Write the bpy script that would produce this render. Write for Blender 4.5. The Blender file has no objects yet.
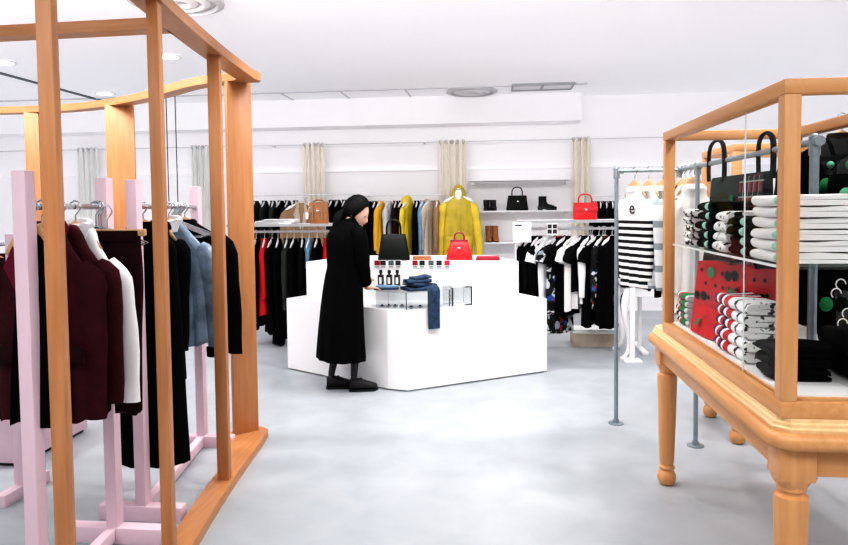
import bpy, bmesh, math, random
from mathutils import Vector, Matrix
random.seed(7)
PI = math.pi
scn = bpy.context.scene
COL = scn.collection
sin, cos = math.sin, math.cos

# ------------------------------------------------------------------ camera
F_PX, PITCH, ROLL, SHIFT_PX, YAW, EYE = 671.75, .0465, .011, 33.49, .1065, 1.47
cd = bpy.data.cameras.new('camera'); cam = bpy.data.objects.new('camera', cd); COL.objects.link(cam)
cd.sensor_width = 36; cd.lens = F_PX / 848 * 36; cd.shift_y = -SHIFT_PX / 848; cd.clip_start = .05
cam.matrix_world = Matrix.Translation((0, 0, EYE)) @ Matrix.Rotation(YAW, 4, 'Z') @ Matrix.Rotation(PI/2 - PITCH, 4, 'X') @ Matrix.Rotation(-ROLL, 4, 'Z')
scn.camera = cam
def ray(px, py):
    uu = px - 424; vv = py - 272.5 + SHIFT_PX
    c, s = cos(ROLL), sin(ROLL); u = c*uu - s*vv; v = s*uu + c*vv
    d0, d2 = u/F_PX, -v/F_PX
    c, s = cos(PITCH), sin(PITCH); Y = c + s*d2; Z = -s + c*d2
    c, s = cos(YAW), sin(YAW)
    return Vector((c*d0 - s*Y, s*d0 + c*Y, Z))
def aty(px, py, Y):
    r = ray(px, py); return Vector((0, 0, EYE)) + r * (Y / r.y)
def atz(px, py, Z):
    r = ray(px, py); return Vector((0, 0, EYE)) + r * ((Z - EYE) / r.z)

# ------------------------------------------------------------------ materials
def mat(name, col, rough=.6, metal=0, noise=0, nscale=20, bump=0, bscale=60, spec=.5, sheen=0, col2=None, stretch=None):
    m = bpy.data.materials.new(name); m.use_nodes = True
    nt = m.node_tree; b = nt.nodes['Principled BSDF']
    col = tuple(col) + (1,)
    b.inputs['Base Color'].default_value = col; b.inputs['Roughness'].default_value = rough
    b.inputs['Metallic'].default_value = metal; b.inputs['Specular IOR Level'].default_value = spec
    if sheen: b.inputs['Sheen Weight'].default_value = sheen
    tc = nt.nodes.new('ShaderNodeTexCoord'); mp = nt.nodes.new('ShaderNodeMapping')
    nt.links.new(tc.outputs['Object'], mp.inputs[0])
    if stretch: mp.inputs['Scale'].default_value = stretch
    if noise or col2:
        n = nt.nodes.new('ShaderNodeTexNoise'); n.inputs['Scale'].default_value = nscale; n.inputs['Detail'].default_value = 6
        nt.links.new(mp.outputs[0], n.inputs['Vector'])
        r = nt.nodes.new('ShaderNodeValToRGB'); nt.links.new(n.outputs['Fac'], r.inputs[0])
        c2 = col2 or tuple(max(0, c*(1-noise)) for c in col[:3])
        r.color_ramp.elements[0].position = .3; r.color_ramp.elements[1].position = .7
        r.color_ramp.elements[0].color = tuple(c2) + (1,); r.color_ramp.elements[1].color = col
        nt.links.new(r.outputs[0], b.inputs['Base Color'])
    if bump:
        n2 = nt.nodes.new('ShaderNodeTexNoise'); n2.inputs['Scale'].default_value = bscale; n2.inputs['Detail'].default_value = 3
        nt.links.new(mp.outputs[0], n2.inputs['Vector'])
        bp = nt.nodes.new('ShaderNodeBump'); bp.inputs['Strength'].default_value = bump; bp.inputs['Distance'].default_value = .01
        nt.links.new(n2.outputs['Fac'], bp.inputs['Height']); nt.links.new(bp.outputs[0], b.inputs['Normal'])
    return m
def cloth(name, col, **k):
    k.setdefault('rough', .85); k.setdefault('bump', .25); k.setdefault('bscale', 25); k.setdefault('spec', .2)
    return mat(name, col, **k)
def wood(name, axis, c1, c2):
    s = [9, 9, 9]; s['xyz'.index(axis)] = .7
    return mat(name, c1, rough=.38, col2=c2, nscale=5, stretch=tuple(s), bump=.03, bscale=8)
WC1, WC2 = (.70, .375, .17), (.61, .305, .125)
FC1, FC2 = (.56, .27, .12), (.46, .205, .085)
M = {}
for a in 'xyz':
    M['case_'+a] = wood('beech_case_'+a, a, WC1, WC2); M['fr_'+a] = wood('beech_frame_'+a, a, FC1, FC2)
M['pale_wood'] = wood('pale_beech', 'y', (.88, .63, .36), (.78, .52, .26))
M['hanger_wood'] = mat('hanger_wood', (.66, .42, .24), rough=.45, noise=.2, nscale=12)
M['white'] = mat('white_paint', (.88, .87, .88), rough=.5)
M['wall'] = mat('wall_white_added_glow', (.93, .915, .93), rough=.8, noise=.015, nscale=3)
M['ceil'] = mat('ceiling_white_added_glow', (.90, .89, .91), rough=.9, noise=.015, nscale=2)
for _k, _e in (('ceil', .17), ('wall', .08)):  # faint glow added to ceiling and wall paint to brighten them, not lamps
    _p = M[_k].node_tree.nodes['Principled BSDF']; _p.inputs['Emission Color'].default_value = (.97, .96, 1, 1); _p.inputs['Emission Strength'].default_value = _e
M['counter'] = mat('counter_white', (.90, .895, .905), rough=.4)
M['pink'] = mat('pink_paint', (.80, .61, .68), rough=.55, noise=.04, nscale=8)
M['chrome'] = mat('chrome', (.62, .63, .66), rough=.2, metal=1)
M['pipe'] = mat('galvanised_pipe', (.36, .42, .45), rough=.42, metal=.75, noise=.15, nscale=30)
M['curtain'] = cloth('curtain_linen', (.93, .88, .80), noise=.03)
M['curtain_pale'] = cloth('curtain_pale', (.86, .86, .84))
M['black'] = cloth('black_cloth', (.0035, .0035, .004), noise=.3, spec=.1)
M['black2'] = cloth('black_wool', (.006, .006, .007), noise=.3, spec=.1)
M['char'] = cloth('charcoal_cloth', (.022, .026, .026))
M['pine'] = cloth('pine_black_cloth', (.022, .034, .028), noise=.3)
M['olive'] = cloth('dark_olive_cloth', (.035, .042, .035))
M['burg'] = cloth('burgundy_wool', (.055, .008, .013), noise=.25, bump=.4, bscale=80)
M['burg2'] = cloth('burgundy_lapel', (.16, .014, .04))
M['burgd'] = cloth('dark_burgundy', (.026, .005, .008), noise=.2)
M['shirt'] = cloth('white_shirt', (.86, .86, .88), bump=.15)
M['tee'] = cloth('white_cotton', (.82, .81, .80), bump=.3)
M['greytee'] = cloth('grey_cotton', (.55, .57, .58))
M['satin'] = mat('blue_satin', (.38, .53, .70), rough=.25, noise=.5, nscale=11, bump=.9, bscale=13, spec=.6)
M['denim'] = cloth('denim', (.055, .095, .165), noise=.5, nscale=25)
M['denim_l'] = cloth('light_denim', (.22, .36, .50), noise=.3)
M['red'] = cloth('red_cloth', (.55, .015, .02))
M['redleather'] = mat('red_leather', (.62, .018, .025), rough=.35, bump=.1)
M['darkred'] = mat('dark_red_leather', (.30, .015, .03), rough=.35)
M['pinkred'] = mat('cherry_leather', (.55, .03, .08), rough=.4)
M['blkleather'] = mat('black_leather', (.005, .007, .005), rough=.5, bump=.1, spec=.3)
M['tan'] = mat('tan_leather', (.42, .17, .06), rough=.45, noise=.25)
M['camel'] = cloth('camel_cloth', (.36, .24, .15), noise=.15)
M['beige'] = cloth('beige_cotton', (.58, .50, .41), noise=.15)
M['yellow'] = mat('yellow_vinyl', (.82, .62, .06), rough=.35, noise=.3, nscale=7, bump=.3, bscale=10)
M['yellow2'] = mat('deep_yellow_vinyl', (.62, .47, .045), rough=.4, noise=.3, nscale=7)
M['ochre'] = cloth('ochre_cloth', (.78, .45, .05))
M['navy'] = cloth('navy_cloth', (.012, .022, .075))
M['green'] = cloth('green_cloth', (.025, .20, .075))
M['mint'] = cloth('mint_cloth', (.38, .66, .53))
M['tealglow'] = cloth('teal_print', (.13, .40, .27))
M['skin'] = mat('skin', (.70, .44, .34), rough=.5)
M['hose'] = mat('black_hose', (.030, .024, .026), rough=.6)
M['hair'] = mat('black_hair', (.003, .0028, .003), rough=.65, spec=.2, bump=.3, bscale=120, stretch=(1, 1, .1))
M['shoe'] = mat('black_suede', (.012, .010, .012), rough=.6)
M['dark'] = mat('dark_plastic', (.012, .012, .014), rough=.4)
M['darkgrey'] = mat('dark_grey_metal', (.10, .12, .13), rough=.5)
M['grey'] = mat('grey_metal', (.42, .43, .45), rough=.5)
M['grey2'] = mat('light_grey_metal', (.62, .62, .64), rough=.5)
M['card'] = mat('white_card', (.86, .86, .86), rough=.6)
M['ink'] = mat('black_ink', (.02, .02, .02), rough=.6)
M['emit'] = bpy.data.materials.new('lamp_glow'); M['emit'].use_nodes = True
_b = M['emit'].node_tree.nodes['Principled BSDF']; _b.inputs['Emission Color'].default_value = (1, .98, .96, 1); _b.inputs['Emission Strength'].default_value = 6

def glass(name, tint, fac):
    m = bpy.data.materials.new(name); m.use_nodes = True; nt = m.node_tree; nt.nodes.clear()
    o = nt.nodes.new('ShaderNodeOutputMaterial'); mx = nt.nodes.new('ShaderNodeMixShader')
    t = nt.nodes.new('ShaderNodeBsdfTransparent'); g = nt.nodes.new('ShaderNodeBsdfGlossy'); g.inputs['Roughness'].default_value = .02
    t.inputs[0].default_value = tint + (1,); lw = nt.nodes.new('ShaderNodeLayerWeight'); lw.inputs[0].default_value = .12
    mul = nt.nodes.new('ShaderNodeMath'); mul.operation = 'MULTIPLY'; mul.inputs[1].default_value = fac
    nt.links.new(lw.outputs['Fresnel'], mul.inputs[0]); nt.links.new(mul.outputs[0], mx.inputs[0])
    nt.links.new(t.outputs[0], mx.inputs[1]); nt.links.new(g.outputs[0], mx.inputs[2]); nt.links.new(mx.outputs[0], o.inputs[0])
    return m
M['glass'] = glass('clear_glass', (.985, .99, .988), .05)
M['glass_shelf'] = glass('shelf_glass', (.92, .95, .94), .4)
M['glass_edge'] = mat('glass_edge', (.80, .86, .85), rough=.2)
M['acrylic'] = glass('acrylic', (.86, .875, .88), .35)

def nodes_mat(name, build, rough=.8):
    m = bpy.data.materials.new(name); m.use_nodes = True; nt = m.node_tree
    b = nt.nodes['Principled BSDF']; b.inputs['Roughness'].default_value = rough; b.inputs['Specular IOR Level'].default_value = .2
    tc = nt.nodes.new('ShaderNodeTexCoord')
    build(nt, b, tc); return m
def math_node(nt, op, a, b=None):
    n = nt.nodes.new('ShaderNodeMath'); n.operation = op
    if hasattr(a, 'links'): nt.links.new(a, n.inputs[0])
    else: n.inputs[0].default_value = a
    if b is not None:
        if hasattr(b, 'links'): nt.links.new(b, n.inputs[1])
        else: n.inputs[1].default_value = b
    return n.outputs[0]
def mixc(nt, fac, a, b):
    n = nt.nodes.new('ShaderNodeMix'); n.data_type = 'RGBA'; nt.links.new(fac, n.inputs[0])
    for i, c in ((6, a), (7, b)):
        if hasattr(c, 'links'): nt.links.new(c, n.inputs[i])
        else: n.inputs[i].default_value = tuple(c) + (1,)
    return n.outputs[2]
def stripes(name, period, duty, zmax, c_w=(.80, .79, .78), c_b=(.012, .012, .014)):
    def build(nt, b, tc):
        sp = nt.nodes.new('ShaderNodeSeparateXYZ'); nt.links.new(tc.outputs['Object'], sp.inputs[0]); z = sp.outputs[2]
        f = math_node(nt, 'FRACT', math_node(nt, 'DIVIDE', math_node(nt, 'ADD', z, 10), period))
        st = math_node(nt, 'LESS_THAN', f, duty); lo = math_node(nt, 'LESS_THAN', z, zmax)
        nt.links.new(mixc(nt, math_node(nt, 'MULTIPLY', st, lo), c_w, c_b), b.inputs['Base Color'])
    return nodes_mat(name, build)
M['breton'] = stripes('breton_stripes', .044, .5, -.30)
M['breton_all'] = stripes('breton_stripes_all', .03, .5, 10)
M['trimstripe'] = stripes('grey_band_stripes', .14, .3, 10, (.70, .72, .73), (.30, .34, .36))
def floral(name, base, cols, sc=14):
    def build(nt, b, tc):
        v = nt.nodes.new('ShaderNodeTexVoronoi'); v.inputs['Scale'].default_value = sc
        n = nt.nodes.new('ShaderNodeTexNoise'); n.inputs['Scale'].default_value = 6; n.inputs['Distortion'].default_value = 1.5
        nt.links.new(tc.outputs['Object'], v.inputs['Vector']); nt.links.new(tc.outputs['Object'], n.inputs['Vector'])
        sp = nt.nodes.new('ShaderNodeSeparateColor'); nt.links.new(v.outputs['Color'], sp.inputs[0])
        r = nt.nodes.new('ShaderNodeValToRGB'); r.color_ramp.interpolation = 'CONSTANT'
        for i, (p, c) in enumerate(cols):
            e = r.color_ramp.elements[i] if i < 2 else r.color_ramp.elements.new(p)
            e.position = p; e.color = tuple(c) + (1,)
        nt.links.new(sp.outputs[0], r.inputs[0])
        near = math_node(nt, 'MULTIPLY', math_node(nt, 'LESS_THAN', v.outputs['Distance'], .62), math_node(nt, 'GREATER_THAN', n.outputs['Fac'], .47))
        nt.links.new(mixc(nt, near, base, r.outputs[0]), b.inputs['Base Color'])
    return nodes_mat(name, build)
M['floral'] = floral('floral_print', (.012, .012, .014), [(0, (.62, .64, .66)), (.5, (.30, .34, .38)), (.72, (.45, .03, .03)), (.84, (.05, .10, .35)), (.9, (.03, .03, .03))])
M['floral2'] = floral('blue_floral_print', (.012, .012, .014), [(0, (.62, .64, .66)), (.35, (.03, .03, .03)), (.6, (.05, .12, .45)), (.8, (.5, .04, .04))], 20)
def plaid(nt, b, tc):
    sp = nt.nodes.new('ShaderNodeSeparateXYZ'); nt.links.new(tc.outputs['Object'], sp.inputs[0])
    fa = math_node(nt, 'FRACT', math_node(nt, 'MULTIPLY', math_node(nt, 'ADD', sp.outputs[1], 10), 16))
    fb = math_node(nt, 'FRACT', math_node(nt, 'MULTIPLY', math_node(nt, 'ADD', sp.outputs[2], 10), 14))
    base = mixc(nt, math_node(nt, 'MULTIPLY', math_node(nt, 'GREATER_THAN', fa, .5), math_node(nt, 'GREATER_THAN', fb, .35)), (.02, .03, .028), (.30, .04, .06))
    ln = math_node(nt, 'MAXIMUM', math_node(nt, 'LESS_THAN', fa, .1), math_node(nt, 'LESS_THAN', fb, .1))
    nt.links.new(mixc(nt, ln, base, (.35, .40, .38)), b.inputs['Base Color'])
M['plaid'] = nodes_mat('plaid_cloth', plaid)
def speck(nt, b, tc):
    v = nt.nodes.new('ShaderNodeTexNoise'); v.inputs['Scale'].default_value = 45; v.inputs['Detail'].default_value = 1
    nt.links.new(tc.outputs['Object'], v.inputs['Vector'])
    nt.links.new(mixc(nt, math_node(nt, 'GREATER_THAN', v.outputs['Fac'], .57), (.80, .79, .78), (.02, .02, .022)), b.inputs['Base Color'])
M['speck'] = nodes_mat('white_black_print', speck)
def fl(nt, b, tc):
    n = nt.nodes.new('ShaderNodeTexNoise'); n.inputs['Scale'].default_value = .55; n.inputs['Detail'].default_value = 8; n.inputs['Roughness'].default_value = .6
    n2 = nt.nodes.new('ShaderNodeTexNoise'); n2.inputs['Scale'].default_value = 3.5; n2.inputs['Detail'].default_value = 8; n2.inputs['Distortion'].default_value = .6
    for q in (n, n2): nt.links.new(tc.outputs['Object'], q.inputs['Vector'])
    f = math_node(nt, 'ADD', math_node(nt, 'MULTIPLY', n.outputs['Fac'], .6), math_node(nt, 'MULTIPLY', n2.outputs['Fac'], .4))
    r = nt.nodes.new('ShaderNodeValToRGB'); nt.links.new(f, r.inputs[0])
    r.color_ramp.elements[0].position = .36; r.color_ramp.elements[0].color = (.36, .392, .42, 1)
    r.color_ramp.elements[1].position = .62; r.color_ramp.elements[1].color = (.465, .488, .52, 1)
    nt.links.new(r.outputs[0], b.inputs['Base Color'])
    b.inputs['Specular IOR Level'].default_value = .35
M['floor'] = nodes_mat('polished_concrete', fl, .42)

# ------------------------------------------------------------------ mesh builder
class MB:
    def __init__(s): s.v = []; s.f = []; s.m = []; s.mi = 0
    def add(s, vs, fs, mi=None):
        b = len(s.v); s.v += [tuple(p) for p in vs]; s.f += [tuple(i + b for i in f) for f in fs]
        s.m += [s.mi if mi is None else mi] * len(fs); return s
    def box(s, x0, x1, y0, y1, z0, z1, bev=0, M4=None, mi=None):
        bm = bmesh.new(); bmesh.ops.create_cube(bm, size=1)
        for v in bm.verts: v.co = Vector((x0 + (v.co.x+.5)*(x1-x0), y0 + (v.co.y+.5)*(y1-y0), z0 + (v.co.z+.5)*(z1-z0)))
        if bev: bmesh.ops.bevel(bm, geom=bm.edges[:], offset=bev, segments=2, affect='EDGES', profile=.5)
        if M4 is not None: bmesh.ops.transform(bm, matrix=M4, verts=bm.verts)
        bm.verts.index_update(); s.add([v.co for v in bm.verts], [[v.index for v in f.verts] for f in bm.faces], mi); bm.free(); return s
    def loft(s, rings, cap=True, closed=True, mi=None, ringmat=None):
        n = len(rings[0]); vs = [p for r in rings for p in r]; b = len(s.v); s.v += [tuple(p) for p in vs]
        for i in range(len(rings)-1):
            for j in range(n if closed else n-1):
                k = (j+1) % n
                s.f.append((b+i*n+j, b+i*n+k, b+(i+1)*n+k, b+(i+1)*n+j))
                s.m.append(ringmat[i] if ringmat else (s.mi if mi is None else mi))
        if cap and closed:
            s.f.append(tuple(b+j for j in range(n-1, -1, -1))); s.m.append(ringmat[0] if ringmat else (s.mi if mi is None else mi))
            s.f.append(tuple(b+(len(rings)-1)*n+j for j in range(n))); s.m.append(ringmat[-1] if ringmat else (s.mi if mi is None else mi))
        return s
    def tube(s, path, r, n=8, flat=1.0, cap=True, mi=None, up=Vector((0, 0, 1))):
        path = [Vector(p) for p in path]; rings = []
        rs = r if isinstance(r, (list, tuple)) else [r]*len(path)
        prev = None
        for i, p in enumerate(path):
            t = (path[min(i+1, len(path)-1)] - path[max(i-1, 0)]).normalized()
            a = up.cross(t) if prev is None else prev - t*prev.dot(t)
            if a.length < 1e-4: a = Vector((1, 0, 0)).cross(t)
            if a.length < 1e-4: a = Vector((0, 1, 0)).cross(t)
            a.normalize(); prev = a; c = t.cross(a)
            rings.append([p + rs[i]*(a*cos(2*PI*k/n) + c*flat*sin(2*PI*k/n)) for k in range(n)])
        return s.loft(rings, cap, mi=mi)
    def lathe(s, prof, n=20, at=(0, 0, 0), mi=None):
        return s.loft([[Vector(at) + Vector((max(r, 1e-4)*cos(2*PI*k/n), max(r, 1e-4)*sin(2*PI*k/n), z)) for k in range(n)] for r, z in prof], mi=mi)
    def prism(s, poly, z0, z1, mi=None):
        return s.loft([[Vector((x, y, z0)) for x, y in poly], [Vector((x, y, z1)) for x, y in poly]], mi=mi)
    def ell(s, c, r, n=12, m=8, mi=None, fn=None):
        rings = []
        for i in range(m+1):
            th = -PI/2 + PI*i/m
            ring = []
            for k in range(n):
                d = Vector((cos(th)*cos(2*PI*k/n), cos(th)*sin(2*PI*k/n), sin(th)))
                if abs(cos(th)) < 1e-6: d = Vector((1e-4*cos(2*PI*k/n), 1e-4*sin(2*PI*k/n), d.z))
                p = Vector((d.x*r[0], d.y*r[1], d.z*r[2]))
                if fn: p = fn(d, p)
                ring.append(Vector(c)+p)
            rings.append(ring)
        return s.loft(rings, mi=mi)
    def build(s, name, mats, parent=None, loc=None, smooth=True, ang=35):
        me = bpy.data.meshes.new(name); me.from_pydata(s.v, [], s.f)
        for m in (mats if isinstance(mats, (list, tuple)) else [mats]): me.materials.append(m)
        me.polygons.foreach_set('material_index', s.m)
        bm = bmesh.new(); bm.from_mesh(me); bmesh.ops.recalc_face_normals(bm, faces=bm.faces); bm.to_mesh(me); bm.free()
        if smooth:
            me.polygons.foreach_set('use_smooth', [True]*len(me.polygons)); me.set_sharp_from_angle(angle=math.radians(ang))
        me.update()
        o = bpy.data.objects.new(name, me); COL.objects.link(o)
        if parent: o.parent = parent
        if loc is not None: o.location = loc
        return o

LABELS = {}
def tag(o, label, cat, group=None, kind=None):
    o['label'] = label; o['category'] = cat
    if group: o['group'] = group
    if kind: o['kind'] = kind
    return o
def thing(name, label, cat, loc=(0, 0, 0), rz=0, group=None):
    o = bpy.data.objects.new(name, None); COL.objects.link(o); o.location = loc; o.rotation_euler = (0, 0, rz); o.empty_display_size = .1
    return tag(o, label, cat, group)
def struct(mb, name, m, **k):
    o = mb.build(name, m, **k); o['kind'] = 'structure'; return o
def dup(root, loc, rz, label=None, group=None):
    r = root.copy(); COL.objects.link(r); r.location = loc; r.rotation_euler = (0, 0, rz)
    if label: r['label'] = label
    if group: r['group'] = group
    for ch in list(root.children):
        c = ch.copy(); COL.objects.link(c); c.parent = r
        for g in list(ch.children):
            d = g.copy(); COL.objects.link(d); d.parent = c
    return r
def smoothpts(pts, n):
    """Catmull-Rom resample of tuples."""
    out = []; m = len(pts)
    for i in range(n):
        t = i/(n-1)*(m-1); k = min(int(t), m-2); u = t-k
        p0, p1, p2, p3 = pts[max(k-1, 0)], pts[k], pts[k+1], pts[min(k+2, m-1)]
        out.append(tuple(.5*((2*b) + (-a+c)*u + (2*a-5*b+4*c-d)*u*u + (-a+3*b-3*c+d)*u**3) for a, b, c, d in zip(p0, p1, p2, p3)))
    return out

# ================================================================== SETTING
XL, XR, YB, ZC = -7.6, 5.2, 9.6, 3.0
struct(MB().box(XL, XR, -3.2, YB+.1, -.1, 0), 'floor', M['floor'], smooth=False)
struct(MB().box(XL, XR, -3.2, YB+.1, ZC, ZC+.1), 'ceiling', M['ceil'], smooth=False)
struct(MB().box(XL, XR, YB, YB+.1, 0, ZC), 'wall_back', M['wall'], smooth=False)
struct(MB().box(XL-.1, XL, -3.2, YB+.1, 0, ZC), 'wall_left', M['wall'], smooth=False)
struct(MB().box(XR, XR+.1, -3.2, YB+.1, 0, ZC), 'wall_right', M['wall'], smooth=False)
# bulkhead box along the back wall and shadow-gap lines
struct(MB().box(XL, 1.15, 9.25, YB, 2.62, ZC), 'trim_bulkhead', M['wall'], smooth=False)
mb = MB().box(XL, 1.15, 8.62, 8.66, ZC-.012, ZC)
for px in (288, 348, 411): 
    x = atz(px, 97, ZC).x; mb.box(x-.012, x+.012, 8.66, 9.24, ZC-.008, ZC)
struct(mb, 'trim_ceiling_joint', M['grey2'], smooth=False)
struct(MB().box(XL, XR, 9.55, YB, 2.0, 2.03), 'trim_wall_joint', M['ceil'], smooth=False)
struct(MB().box(-5.42, -5.36, 6.0, 9.2, ZC-.012, ZC), 'trim_ceiling_slot', M['darkgrey'], smooth=False)
for i, (px0, px1) in enumerate(((468, 573),)):
    x0, x1 = aty(px0, 211, 9.5).x, aty(px1, 211, 9.5).x

# ceiling fixtures
def downlight(px, py, name='downlight'):
    p = atz(px, py, ZC)
    t = thing('ceiling_downlight', name, 'ceiling light', (p.x, p.y, ZC))
    MB().loft([[Vector((r*cos(2*PI*k/24), r*sin(2*PI*k/24), z)) for k in range(24)] for r, z in ((.13, 0), (.13, -.012), (.10, -.014), (.10, -.002))], cap=False).build('trim_ring', M['white'], t)
    MB().lathe([(.099, -.004), (.099, -.008)], 24).build('lamp_lens', M['emit'], t)
for px, py, nm in ((168, 56, 'round recessed ceiling light between the first two wooden posts'), (105, 93, 'round recessed ceiling light above the rear arc of wooden frame'), (3, 62, 'round recessed ceiling light at far upper left of ceiling')):
    downlight(px, py, nm)
def round_vent(px, py, lab):
    p = atz(px, py, ZC); t = thing('ceiling_diffuser', lab, 'air vent', (p.x, p.y, ZC))
    for r in (.34, .24, .15):
        MB().loft([[Vector((q*cos(2*PI*k/32), q*sin(2*PI*k/32), z)) for k in range(32)] for q, z in ((r, 0), (r, -.02), (r-.05, -.035), (r-.06, -.005))], cap=False).build('ring', M['grey2'] if r == .34 else M['white'], t)
    MB().lathe([(.34, -.001), (.34, -.003)], 32).build('backing', M['grey2'], t)
round_vent(472, 91, 'round grey air diffuser in the ceiling above the curtains')
round_vent(176, 0, 'round grey air diffuser at top edge above wooden frame')
p0, p1 = atz(511, 89.5, ZC), atz(573, 86, ZC)
t = thing('linear_air_vent', 'long rectangular air vent in the ceiling right of round diffuser', 'air vent', (p0.x, 8.75, ZC))
L = p1.x - p0.x
MB().box(0, L, -.22, .22, -.006, 0).build('backing', M['white'], t, smooth=False)
MB().box(0, L, -.24, -.21, -.02, 0).box(0, L, .21, .24, -.02, 0).box(0, .02, -.21, .21, -.02, 0).box(L-.02, L, -.21, .21, -.02, 0).build('frame', M['grey'], t, smooth=False)
MB().box(L/2-.015, L/2+.015, -.21, .21, -.018, 0).build('divider', M['grey'], t, smooth=False)

# curtains on rods along the back wall
def curtain(px0, px1, label, m):
    a, b = aty(px0, 160, 9.42).x, aty(px1, 160, 9.42).x; w = b-a
    t = thing('curtain', label, 'curtain', ((a+b)/2, 9.42, 0), 0, 'curtains on the back wall')
    n = 60; rows = []
    for z in (.04, .8, 1.6, 2.2, 2.36, 2.40):
        rows.append([Vector((-w/2 + w*i/n + .004*sin(i*3+z*2), .020*sin(i/n*w*2*PI/.085) + .01*sin(i*.9+z), z)) for i in range(n+1)])
    back = [[p + Vector((0, .012, 0)) for p in r] for r in rows]
    rings = [r + bk[::-1] for r, bk in zip(rows, back)]
    MB().loft(rings).build('drape', m, t, ang=80)
    for k in range(5):
        x = -w/2 + w*(k+.5)/5; mb = MB()
        mb.tube([(x + .02*cos(q*PI/5), 0, 2.385+.028*sin(q*PI/5)) for q in range(11)], .004, 5)
        mb.build('curtain_ring', M['grey'], t)
for a in ((303, 325, 'beige gathered curtain behind the tan leather bag', M['curtain']), (438, 466, 'beige gathered curtain behind the hooded yellow raincoat', M['curtain']),
          (572, 590, 'beige gathered curtain above the red handbag', M['curtain']), (77, 98, 'white gathered curtain beyond the pink clothes rack', M['curtain_pale']), (191, 208, 'pale grey curtain seen past the third wooden post', M['curtain_pale'])):
    curtain(*a)
mb = MB().tube([(XL+.02, 9.42, 2.385), (XR-.02, 9.42, 2.385)], .007, 6)
for x in (-5.5, -3.2, -1.0, 1.2, 3.4): mb.box(x-.01, x+.01, 9.42, YB, 2.38, 2.39)
tag(mb.build('curtain_rail', M['grey2']), 'thin grey curtain rail running along the whole back wall', 'curtain rail')

# ================================================================== HANGERS AND GARMENTS
def hanger(kind, label, group):
    """Local frame: rail centre at origin, shoulders along x."""
    t = thing('clothes_hanger', label, 'hanger', group=group)
    m = {'wood': M['hanger_wood'], 'white': M['white'], 'chrome': M['chrome'], 'clip': M['hanger_wood']}[kind]
    mb = MB()
    if kind == 'wood':
        pts = [(-.105, 0, -.172), (-.085, -.004, -.146), (-.055, -.005, -.112), (-.026, 0, -.088), (0, 0, -.078), (.026, 0, -.088), (.055, -.005, -.112), (.085, -.004, -.146), (.105, 0, -.172)]
        mb.tube(pts, [.007, .011, .016, .020, .022, .020, .016, .011, .007], 10, .5, up=Vector((0, 1, 0)))
    elif kind == 'white':
        pts = [(-.20, 0, -.165), (-.15, -.005, -.13), (-.08, -.006, -.105), (-.025, 0, -.088), (0, 0, -.085), (.025, 0, -.088), (.08, -.006, -.105), (.15, -.005, -.13), (.20, 0, -.165)]
        mb.tube(pts, [.010, .018, .02, .021, .021, .021, .02, .018, .010], 10, .55, up=Vector((0, 1, 0)))
    elif kind == 'chrome':
        mb.tube([(-.19, 0, -.16), (-.02, 0, -.09), (0, 0, -.085), (.02, 0, -.09), (.19, 0, -.16), (.17, 0, -.168), (-.17, 0, -.168), (-.19, 0, -.16)], .004, 6)
    else:
        mb.box(-.17, .17, -.012, .012, -.105, -.075, .006)
    mb.build('bar', m, t)
    hk = [(0, 0, -.085), (0, 0, -.035)] + [(.024*cos(a), 0, .0+.024*sin(a)-.0) for a in [math.radians(d) for d in (-60, -20, 20, 60, 100, 140, 175)]]
    MB().tube(hk, .0035, 6, up=Vector((0, 1, 0))).build('hook', M['chrome'] if kind != 'white' else M['white'], t)
    return t
HP = {}
def hang(kind, loc, rz, label, group):
    """The first of a kind is built; later ones are copies."""
    if kind not in HP:
        HP[kind] = hanger(kind, label, group); HP[kind].location = loc; HP[kind].rotation_euler = (0, 0, rz); return HP[kind]
    return dup(HP[kind], loc, rz, label, group)

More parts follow.
